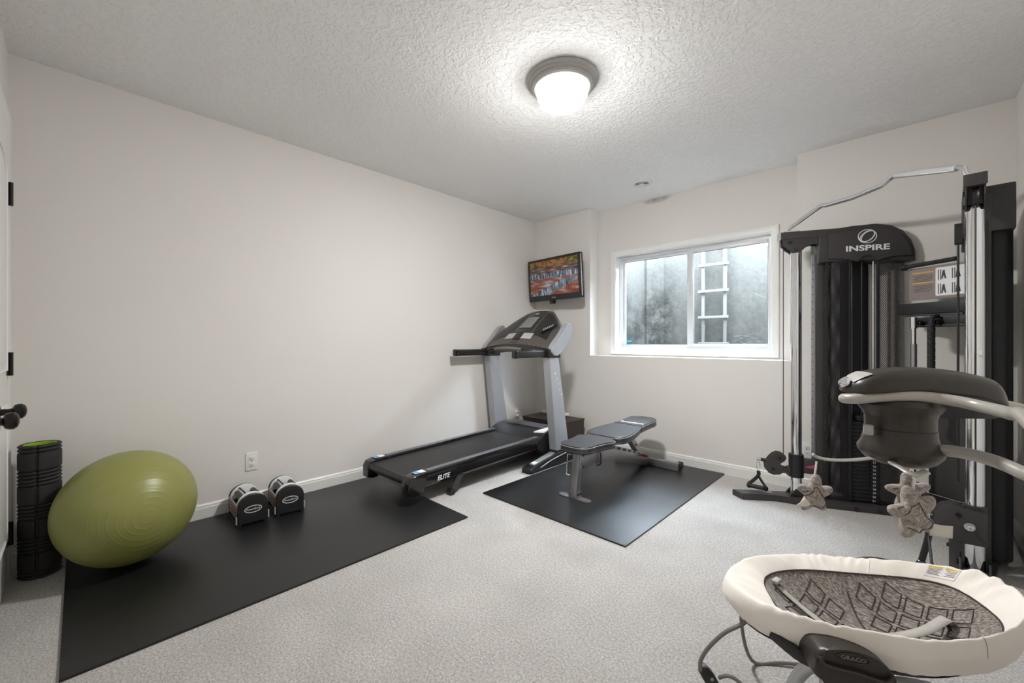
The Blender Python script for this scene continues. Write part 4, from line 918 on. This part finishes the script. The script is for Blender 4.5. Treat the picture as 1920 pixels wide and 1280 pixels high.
def d_handle(lab, top, ga, gb, r=.0145):
    """carabiner point, grip ends"""
    top, ga, gb = Vector(top), Vector(ga), Vector(gb)
    h = thing('pull_stirrup', lab, 'gym attachment', (ga+gb)/2-Vector((0, 0, r)), 0, 'pull stirrups on the cable machine')
    ax_ = (gb-ga).normalized(); mid = top-Vector((0, 0, .045))
    m = MB(); m.tube([ga+ax_*.012, gb-ax_*.012], r, 16); m.build('grip', FOAM, h)
    for p, s in ((ga, 1), (gb, -1)):
        m = MB(); m.tube([p-ax_*s*.006, p+ax_*s*.004, p+ax_*s*.014], [r*.9, r*1.3, r*1.05], 16); m.build('grip_end', BLACKG, h)
        m = MB(); m.tube(smooth_path([p+Vector((0, 0, r*.6)), p+(mid-p)*.5, mid, mid+Vector((0, 0, .03))], 4), .0052, 8, flat=2.2); m.build('strap', BLACKP, h)
    up_ = Vector((0, 0, 1))
    m = MB(); m.tube([mid+Vector((0, 0, .035))+up_*(.032*(1-math.cos(a)))+ax_*(.011*math.sin(a)) for a in [2*PI*i/20 for i in range(20)]], .0022, 6, closed=True); m.build('carabiner', CHROME, h)
    return h
d_handle('black stirrup handle hanging by the far column near the window', at(1422, 878.5, 2.86), at(1403, 909, 2.90), at(1437, 916, 2.80))
d_handle('black stirrup handle hanging by the near column, half hidden by the baby seat', at(1741, 985, 1.80), at(1727, 1057, 1.80), at(1749, 1072, 1.68))

# ================================================================== baby bouncer seat (foreground)
SC = Vector((-.0896, 1.5156, .3431)); SA = .5773
sxv = Vector((math.cos(SA), math.sin(SA), 0)); syv = Vector((-math.sin(SA), math.cos(SA), 0)); szv = Vector((0, 0, 1))
def SP(a, b, z): return SC + sxv*a + syv*b + szv*z           # a: along the seat (image left to right), b: away from the camera
bs = thing('baby_bouncer', 'cream and heather grey padded baby bouncer seat in the foreground', 'baby seat', (SC.x, SC.y, 0))
LA, LB = .357, .2012                                          # outer half length and half width
def rimxy(th):
    c, s_ = math.cos(th), math.sin(th); p = 2.0
    r = (abs(c/LA)**p + abs(s_/LB)**p)**(-1/p); return r*c, r*s_
def linxy(th):                                               # edge of the grey liner: blunt wedge on the left, round on the right
    c, s_ = math.cos(th), math.sin(th)
    p = 3.0 if c > 0 else 2.9
    r = (abs(c/(.283 if c > 0 else .232))**p + abs(s_/(.146 if s_ > 0 else .150))**p)**(-1/p); return r*c, r*s_
def saddle(a, b): return (-.0091 if a < 0 else .0565)*(a/LA)**2   # ends sweep up
def bowl(a, b, q):                                           # q = 0 centre .. 1 liner edge
    return -.088 + .058*q**2.2
def rimpt(th, v):
    """v 0..1 from the liner edge over the padded roll to its underside"""
    xi, yi = linxy(th); xo, yo = rimxy(th)
    t = min(1., v/.72); ease = 1-(1-t)**1.5
    k = ease if v < .72 else 1-.25*((v-.72)/.28)
    x, y = xi+(xo-xi)*k, yi+(yo-yi)*k
    ze = -.010 + .014*math.sin(th)
    if v < .72: z = ze + (.0376-ze)*math.sin(min(1, t*1.15)*PI/2)**.9 - .0473*max(0, (t-.62)/.38)**2.2
    else: z = -.0097 - .0443*((v-.72)/.28)**.8
    g = noise.noise(Vector((x*9+3, y*9, 1.7)))*.006 + noise.noise(Vector((th*9, v*3, 4)))*.0035
    fold = .0075*math.sin(th*46+v*7+3*noise.noise(Vector((th*3, 0, 0))))*max(0, noise.noise(Vector((th*2.2, 1.3, 0)))+.15)*math.sin(PI*min(1, v))
    return SP(x, y, z+saddle(x, y)+g+fold)
m = MB(); m.grid(lambda u, v: rimpt(2*PI*u, v), 200, 30, closed_u=True); rim = m.build('padded_rim', CREAM, bs, angle=80)
def linpt(th, q, up=0.):
    x, y = linxy(th); x, y = x*q, y*q
    crease = -.010*math.exp(-((x-.03)/.012)**2)*(1-q**4)
    return SP(x, y, -.088 + (.078+.014*math.sin(th))*q**2.2 + saddle(x, y)*q**2 + crease + up)
def linxyz(x, y, up=.0):
    th = math.atan2(y, x); ex_, ey_ = linxy(th); q = min(1., math.hypot(x, y)/math.hypot(ex_, ey_)); return linpt(th, q, up)
m = MB(); m.grid(lambda u, v: linpt(2*PI*u, v), 120, 24, closed_u=True); bmesh.ops.remove_doubles(m.bm, verts=m.bm.verts, dist=.0004); lin_ = m.build('seat_liner', LINER, bs, angle=80)
m = MB(); m.tube([linpt(2*PI*i/120, 1., .001) for i in range(120)], .0025, 6, closed=True); m.build('liner_seam', SEAM, lin_)
def stitch(pts, closed=True, r=.0015):
    P = [Vector((a, b, 0)) for a, b in pts]; Q = []
    n_ = len(P)
    for i in range(n_ if closed else n_-1):
        for k in range(6): Q.append(P[i].lerp(P[(i+1) % n_], k/6))
    if not closed: Q.append(P[-1])
    mm = MB(); mm.tube([linxyz(p.x, p.y, .0012) for p in Q], r, 5, closed=closed); mm.build('quilting_line', SEAM, lin_)
stitch([(.03, .115), (.027, .06), (.03, 0), (.027, -.06), (.03, -.115)], False, .002)
for cx_, cy_ in [(-.2+.068*i+(.0 if j % 2 else .034), .0345*j) for i in range(7) for j in range(-4, 4) if abs(-.2+.068*i+(.0 if j % 2 else .034)-.03) > .034]:
    w1, w2 = .026, .027
    pts = [(cx_-w1, cy_), (cx_, cy_+w2), (cx_+w1, cy_), (cx_, cy_-w2)]
    pts = [p for p in pts]
    ok = all(math.hypot(*p) < .96*math.hypot(*linxy(math.atan2(p[1], p[0]))) for p in pts)
    if ok: stitch(pts)
# warning labels on the far side of the rim
def rim_patch(nm, mm, t0, t1, v0, v1, par, up=.0015):
    q = MB(); q.grid(lambda a, b: rimpt(t0+(t1-t0)*a, v0+(v1-v0)*b)+Vector((0, 0, up)), 14, 10); return q.build(nm, mm, par)
wl = rim_patch('warning_label', WHITEP, .27, .47, .10, .40, rim)
rim_patch('label_heading', YELLOW, .38, .465, .335, .39, wl, .0022); rim_patch('label_heading', YELLOW, .275, .36, .335, .39, wl, .0022)
for i in range(5):
    rim_patch('label_text', GREYPR, .38+.012*(i % 2), .46, .295-.036*i, .312-.036*i, wl, .0022); rim_patch('label_text', GREYPR, .28, .35-.012*(i % 2), .295-.036*i, .312-.036*i, wl, .0022)
m = MB(); m.tube([rimpt(.95, .05+.65*i/12)+Vector((0, 0, .0003)) for i in range(13)], .0012, 5); m.build('rim_seam', CREAM, rim)
m = MB(); m.tube([rimpt(-.86, .08+.65*i/12)+Vector((0, 0, .0003)) for i in range(13)], .0012, 5); m.build('rim_seam', STRAP, rim)
# harness webbing
def webbing(nm, pts, wd, mm=STRAP):
    P = smooth_path(pts, 6); q = MB()
    def f(u, v):
        i = min(len(P)-1, int(round(u*(len(P)-1)))); a = P[max(0, i-1)]; b = P[min(len(P)-1, i+1)]; d = (b-a).normalized(); n_ = Vector((0, 0, 1)).cross(d).normalized()
        return P[i] + n_*wd*(v-.5)
    q.grid(f, len(P), 3); o_ = q.build(nm, mm, bs)
    md = o_.modifiers.new('thickness', 'SOLIDIFY'); md.thickness = .002
    return o_
webbing('harness_strap', [linxyz(-.175, .085, .005), linxyz(-.135, .035, .014), linxyz(-.11, -.01, .016), linxyz(-.09, -.06, .016)], .018)
webbing('harness_strap', [linxyz(.215, 0, .004), linxyz(.195, -.012, .03), linxyz(.12, -.05, .042), linxyz(.03, -.085, .045), linxyz(-.04, -.11, .035)], .026)
for a, b, an in ((-.178, .090, .8), (-.088, -.068, .2)):
    c = linxyz(a, b, .014); m = MB(); m.box(-.016, .016, -.009, .009, -.005, .005, .003, M=Matrix.Translation(c) @ Matrix.Rotation(SA+an, 4, 'Z')); m.build('harness_buckle', LIGHTG, bs)
m = MB(); c = linxyz(.205, -.003, .003); m.box(-.022, .022, -.004, .004, -.003, .003, .002, M=Matrix.Translation(c) @ Matrix.Rotation(SA+1.2, 4, 'Z')); m.build('harness_slot', BLACKP, bs)
# hubs with carry handles on both long sides
def hub(side, lab):
    f = lambda v: SP(v.x, side*((.180 if side < 0 else .215)+v.y), v.z*(.86 if side < 0 else .7)+(-.020 if side < 0 else -.012))
    out = [(-.092, -.018), (-.082, .016), (-.045, .030), (0, .032), (.045, .022), (.078, 0), (.097, -.03), (.098, -.075), (.07, -.088), (0, -.080), (-.06, -.070), (-.09, -.05)]
    ox = -.142 if side < 0 else .20
    pts = [(p.x*.88+ox, p.y) for p in smooth_path([(a, b, 0) for a, b in out], 4, closed=True)]
    m = MB(f); m.prism(pts, -.03, .045, 'y', .016, 4); h = m.build('side_hub', BROWNP, bs, angle=60); h['label'] = lab
    m = MB(f); m.tube(smooth_path([(-.070+ox, .047, .008), (-.062+ox, .052, -.010), (0+ox, .054, -.020), (.058+ox, .053, -.035), (.078+ox, .048, -.022)], 5), .0055, 8); m.build('grip_lip', BROWNP, h)
    m = MB(f); m.tube([(ox-.002+.034*math.cos(a), .046, .012+.0115*math.sin(a)-.10*.034*math.cos(a)) for a in [2*PI*i/30 for i in range(30)]], .0022, 6, closed=True); m.build('oval_emblem', LIGHTG if False else BROWNP, h)
    if side < 0: text('emblem_lettering', 'GRACO', .013, GREYPR, h, f(Vector((ox-.002, .0468, .012))), sxv*1.0+Vector((0, 0, -.10)), (0, 0, 1), .0006, xs=1.15)
    return h
hub(-1, 'dark brown plastic hub with oval emblem'); hub(1, 'dark brown plastic hub on the far side')
# underside: dark shell, tubes, rocker wire
def under(u, v):
    th = 2*PI*u; x, y = rimxy(th); k = .86-.5*v
    return SP(x*k, y*k, -.072-.042*math.sin(v*PI/2)+saddle(x, y)*(1-v))
m = MB(); m.grid(under, 60, 8, closed_u=True); m.build('under_shell', BLACKP, bs, angle=60)
m = MB(); m.tube(smooth_path([SP(-.27, -.11, -.045), SP(-.22, -.16, -.065), SP(-.17, -.18, -.06), SP(-.1, -.18, -.05)], 5), .016, 10); m.build('frame_joint', BLACKP, bs)
m = MB(); m.tube(smooth_path([SP(-.30, -.01, -.05), at(1398, 1165, 1.165), at(1360, 1185, 1.165), at(1330, 1212, 1.18), at(1314, 1237, 1.20), at(1313, 1255, 1.215)], 6), .0055, 10); lw = m.build('rocker_wire', WIREG, bs)
jc = at(1331, 1266, 1.235); jx = (CR*.85 - CU*.55).normalized()
m = MB(); pr = [(-.038, -.012), (-.034, .014), (-.015, .024), (.008, .018), (.030, -.002), (.034, -.020), (.018, -.028), (-.02, -.028)]
Mj = Matrix(((jx.x, CF.x, 0, jc.x), (jx.y, CF.y, 0, jc.y), (jx.z, 0, 1, jc.z), (0, 0, 0, 1)))
m.prism(pr, -.012, .012, 'y', .004, M=Mj); jt = m.build('rocker_joint', BLACKP, bs)
m = MB(); m.cyl(jc-CF*.0125, jc-CF*.015, .005, 12); m.build('rivet', LIGHTG, jt)
m = MB(); m.tube(smooth_path([at(1348, 1270, 1.235), at(1368, 1267, 1.22), at(1392, 1285, 1.2), at(1420, 1330, 1.17), SP(-.26, -.24, -.30), SP(-.10, -.26, -.333), SP(.15, -.22, -.333), SP(.3, -.08, -.333)], 6), .0055, 10); m.build('rocker_wire', WIREG, bs)
m = MB(); m.tube(smooth_path([SP(-.25, .08, -.06), SP(-.27, .12, -.14), SP(-.22, .17, -.325), SP(-.1, .19, -.333), SP(.2, .18, -.333), SP(.32, .1, -.333), SP(.3, -.08, -.333)], 6), .0055, 10); m.build('rocker_wire', WIREG, bs)

# ================================================================== baby swing frame over the seat
sw = thing('baby_swing', 'warm grey tube baby swing frame with dark brown motor housing', 'baby swing', (.12, 1.45, 0))
nl = [at(1612, 747, 1.035), at(1650, 743.5, 1.02), at(1691, 742, 1.0), at(1730, 743.5, .985), at(1766, 747.5, .965), at(1805, 754, .935), at(1841, 762, .90), at(1875, 770, .85), at(1897, 776, .81), at(1925, 786, .76)]
near = nl + [Vector((.19, 1.02, .86)), Vector((.255, .90, .70)), Vector((.30, .80, .45)), Vector((.325, .74, .18)), Vector((.33, .70, .02))]
fl = [at(1605, 745, 1.13), at(1650, 742, 1.16), at(1720, 741, 1.17), at(1800, 746, 1.17), at(1870, 756, 1.15), at(1905, 763, 1.15), at(1935, 772, 1.15)]
far = fl + [Vector((.300, 1.93, .83)), Vector((.345, 2.02, .66)), Vector((.37, 2.08, .42)), Vector((.385, 2.12, .18)), Vector((.385, 2.14, .02))]
loop = list(reversed(far)) + [at(1588, 745.5, 1.10), at(1583, 746.5, 1.085), at(1588, 747, 1.06)] + near
m = MB(); m.tube(smooth_path(loop, 5), .0128, 14); m.build('frame_tube', TUBEG, sw, angle=60)
m = MB(); m.tube(smooth_path([(.33, .70, .014), (.36, 1.0, .013), (.40, 1.45, .013), (.40, 1.9, .013), (.385, 2.14, .014)], 5), .0125, 12); fr = m.build('floor_rail', TUBEG, sw)
for p in ((.33, .70, .014), (.385, 2.14, .014)):
    m = MB(); m.sphere(p, .0175, 14, (1, 1, .78)); m.build('rubber_foot', BLACKP, fr)
# motor housing: lofted shell riding on the two tubes
hx0, hx1 = at(1583, 740, 1.075), at(1888, 762, 1.01)
hax = (hx1-hx0); hax.z = 0; hl = hax.length; hax = hax.normalized(); hay = Vector((-hax.y, hax.x, 0))
def hz(py, d=1.04): return HC + (640-py)/F*d
stn = [(0.0, 730, 738, .012), (.02, 717, 739, .040), (.07, 706, 739, .058), (.15, 696, 737, .066), (.28, 690, 735, .069), (.42, 687.5, 735, .070), (.58, 689.5, 737, .068), (.72, 696, 741, .062), (.82, 703, 746, .055), (.88, 708, 750, .048), (.93, 725, 756, .034), (.975, 748, 764, .018), (1.0, 762, 767, .005)]
def hsec(i, k, n=24):
    t, yt, yb, hw = stn[i]; c = hx0 + hax*(t*hl); zt, zb = hz(yt), hz(yb)
    a = PI*k/(n-1); ex_ = .62
    return Vector((c.x, c.y, 0)) + hay*(math.copysign(abs(math.cos(a))**ex_, math.cos(a))*hw) + Vector((0, 0, zb+(zt-zb)*abs(math.sin(a))**.75))
m = MB()
V = [[m.bm.verts.new(hsec(i, k)) for k in range(24)] for i in range(len(stn))]
for i in range(len(stn)-1):
    for k in range(23): m.bm.faces.new((V[i][k], V[i+1][k], V[i+1][k+1], V[i][k+1]))
    m.bm.faces.new((V[i][0], V[i][-1], V[i+1][-1], V[i+1][0]))
m.bm.faces.new(V[0]); m.bm.faces.new(V[-1][::-1])
hs = m.build('motor_housing', BROWNP, sw, angle=40)
md = hs.modifiers.new('smooth', 'SUBSURF'); md.levels = 1; md.render_levels = 2
# battery lid line, control pad, lower tail
def hpt(t, a, up=.001):
    """surface point: t along, a angle (0 near side .. pi far side)"""
    for i in range(len(stn)-1):
        if stn[i][0] <= t <= stn[i+1][0]:
            f = (t-stn[i][0])/(stn[i+1][0]-stn[i][0]); s_ = [stn[i][j]+(stn[i+1][j]-stn[i][j])*f for j in range(4)]
    c = hx0 + hax*(t*hl); zt, zb = hz(s_[1]), hz(s_[2]); ca, sa = math.cos(a), abs(math.sin(a))
    return Vector((c.x, c.y, 0)) - hay*(math.copysign(abs(ca)**.62, ca)*(s_[3]+up)) + Vector((0, 0, zb+(zt-zb+up)*sa**.75))
m = MB(); m.tube([hpt(.47, a, -.001) for a in (1.6, 1.2, .8, .6, .5)] + [hpt(t, .48-.1*(t-.47), -.001) for t in (.50, .6, .7, .8)] + [hpt(.84, .5, -.001), hpt(.86, .8, -.001), hpt(.865, 1.3, -.001)], .0011, 5); m.build('battery_lid_seam', BLACKP, hs)
m = MB(); m.grid(lambda u, v: hpt(.022+.10*u, 1.15+.75*v, .0022), 10, 10); m.build('control_pad', LIGHTG, hs)
m = MB(); m.lathe([(0, .012), (.012, .012), (.0145, .008), (.0145, 0)], 20, Matrix.Translation(hpt(.012, 1.57, .0)+Vector((0, 0, .002))) @ (-hax+Vector((0, 0, 1))).to_track_quat('Z', 'Y').to_matrix().to_4x4()); m.build('speed_dial', CHROME, hs)
hc = at(1686, 800, 1.055); HM = Matrix.Translation((hc.x, hc.y, 0))
def hr_(py): return HC + (640-py)/F*1.055
m = MB(); m.lathe([(0, hr_(745)), (.078, hr_(746)), (.086, hr_(756)), (.083, hr_(763)), (.074, hr_(772)), (.0695, hr_(780)), (.069, hr_(801)), (.0705, hr_(802)), (.0715, hr_(815)), (.076, hr_(828)), (.0845, hr_(840)), (.0825, hr_(848)), (.070, hr_(860)), (.062, hr_(864)), (0, hr_(864))], 44, HM); hb = m.build('hanger_hub', BROWNP, sw, angle=40)
m = MB(); m.lathe([(.0695, hr_(800.2)), (.0702, hr_(801)), (.0695, hr_(801.8))], 44, HM); m.build('hub_seam', BLACKP, hb)
m = MB(); m.box(-.010, .010, -.012, .010, -.013, .013, .005, M=Matrix.Translation(at(1629, 805, 1.04))); m.build('lock_tab', LIGHTG, hb)
tl = [(1700, 752, 778, .05), (1745, 754, 780, .045), (1800, 762, 781, .035), (1850, 772, 783, .02), (1868, 778, 782, .008)]
m = MB(); V = []
for px, yt, yb, hw in tl:
    d = 1.05-.06*(px-1700)/168; c0 = at(px, yt, d); c1 = at(px, yb, d)
    V.append([m.bm.verts.new(q) for q in (c0-hay*hw, c0+hay*hw, c1+hay*hw*.75, c1-hay*hw*.75)])
for A_, B_ in zip(V, V[1:]):
    for k in range(4): m.bm.faces.new((A_[k], A_[(k+1) % 4], B_[(k+1) % 4], B_[k]))
m.bm.faces.new(V[0]); m.bm.faces.new(V[-1][::-1]); m.build('housing_tail', BLACKP, sw, angle=50)
arm = [at(1722, 840, 1.04), at(1760, 843, 1.0), at(1804, 848.5, .96), at(1860, 862.5, .90), at(1916, 886, .83), at(1965, 918, .79), Vector((.29, 1.33, .62)), Vector((.345, 1.40, .48)), Vector((.375, 1.52, .33)), Vector((.37, 1.62, .25))]
m = MB(); m.tube(smooth_path(arm, 5), .0135, 14); m.build('swing_arm', TUBEG, sw, angle=60)
m = MB(); m.tube(smooth_path([(.37, 1.62, .25), (.30, 1.60, .175), SP(.22, -.02, -.215), SP(.10, 0, -.215), SP(-.05, -.03, -.215), SP(-.13, -.10, -.205), at(1545, 1243, 1.12), at(1512, 1252, 1.135), at(1492, 1275, 1.15), at(1478, 1310, 1.15)], 6), .0165, 14); m.build('seat_cradle', mat('pale_silver_tube', (196, 198, 200), .28, .4), sw, angle=60)
# toy mobile
m = MB(); m.lathe([(0, hr_(864)), (.03, hr_(864)), (.034, hr_(868)), (.026, hr_(874)), (0, hr_(875))], 24, Matrix.Translation((hc.x+.02, hc.y+.015, 0))); mo = m.build('mobile_boss', LIGHTG, sw)
for P in ([at(1700, 864, 1.04), at(1665, 859.5, 1.045), at(1640, 858, 1.05), at(1600, 862, 1.06), at(1560, 862, 1.07), at(1535, 857.5, 1.08), at(1524, 851, 1.085)],
          [at(1690, 864, 1.03), at(1672, 866, 1.01), at(1690, 877, .97), at(1712, 889, .94), at(1727, 888, .95), at(1737, 884, .98)],
          [at(1705, 866, 1.06), at(1722, 868, 1.09), at(1733, 858, 1.12), at(1738, 846, 1.16)]):
    m = MB(); n_ = len(P); m.tube(smooth_path(P, 5), .0085, 10, flat=.42); m.build('mobile_arm', TUBEG, mo, angle=60)

# ---- plush stars hanging from the mobile
def star(lab, c, r, rot, yaw, top, tilt=0., tagp=None):
    c = Vector(c); o = thing('plush_star', lab, 'toy', c-Vector((0, 0, r)), 0, 'plush stars on the baby swing')
    f = (Matrix.Rotation(yaw, 3, 'Z') @ Matrix.Rotation(tilt, 3, 'X'))
    bx_ = (f @ CR); by_ = (f @ CU); bz_ = bx_.cross(by_)
    def rad(t):
        k = (math.cos(5*t)+1)/2; return r*(.52+.50*k**1.25)
    def pt(u, v):
        t = 2*PI*u; q = math.sin(v*PI); h = math.cos(v*PI); R_ = rad(t)*q**.75; th = r*.30*(1-.2*(1-(math.cos(5*t)+1)/2)*q)
        p = Vector((R_*math.cos(t+rot), R_*math.sin(t+rot), h*th*(abs(q)**.0 if False else 1)))
        w_ = 1+.06*noise.noise(Vector((p.x*60, p.y*60, 3)))
        return c + (bx_*p.x + by_*p.y)*w_ + bz_*p.z
    m = MB(); m.grid(pt, 60, 15, closed_u=True); bmesh.ops.remove_doubles(m.bm, verts=m.bm.verts, dist=.0002); b = m.build('star_body', STARF, o, angle=70)
    def surf(x, y):
        t = math.atan2(y, x)-rot; q = min(.98, (math.hypot(x, y)/rad(t))**(1/.75)); th = r*.30*(1-.2*(1-(math.cos(5*t)+1)/2)*q)
        return c + bx_*x + by_*y + bz_*(math.sqrt(max(0, 1-q*q))*th+.0004)
    for P in ([(-.62, -.05), (-.10, .42), (.18, -.05), (.52, -.30), (.20, -.72), (-.40, -.50)], [(.62, .12), (.80, -.08)], [(-.55, .25), (-.80, .18)]):
        Q = []
        for (a, b_), (a2, b2) in zip(P, P[1:]): Q += [surf(r*(a+(a2-a)*k/5), r*(b_+(b2-b_)*k/5)) for k in range(5)]
        Q.append(surf(r*P[-1][0], r*P[-1][1]))
        m = MB(); m.tube(Q, .0011, 5); m.build('print_line', SEAM, b)
    m = MB(); m.tube([c+by_*r*.8, Vector(top)-Vector((0, 0, .0095))], .0026, 6); m.build('hanging_cord', TOYW, o)
    if tagp:
        p0, p1, p2, p3 = [Vector(p) for p in tagp]; m = MB(); m.grid(lambda u, v: (p0.lerp(p1, u)).lerp(p3.lerp(p2, u), v)-CF*.004*math.sin(u*PI), 6, 4); q = m.build('cloth_tag', PAPER, o)
        q.modifiers.new('thickness', 'SOLIDIFY').thickness = .0012
    return o
star('heather grey plush star hanging at the left end of the mobile', at(1527, 925, 1.08), .052, PI/2-.1, .12, at(1531, 858, 1.08), 0., [at(1508, 931, 1.06), at(1493, 946, 1.05), at(1506, 949, 1.05), at(1520, 945, 1.06)])
star('pale grey plush star hanging behind another star under the motor hub', at(1703, 922, 1.10), .053, PI/2+.12, -.2, at(1710, 870, 1.10), 0.)
star('heather grey plush star with white cloth tag nearest the camera', at(1712, 960, .96), .063, PI/2+.25, .1, at(1716, 886, .945), -.1, [at(1742, 980, .95), at(1786, 986, .94), at(1785, 1009, .94), at(1742, 1003, .95)])
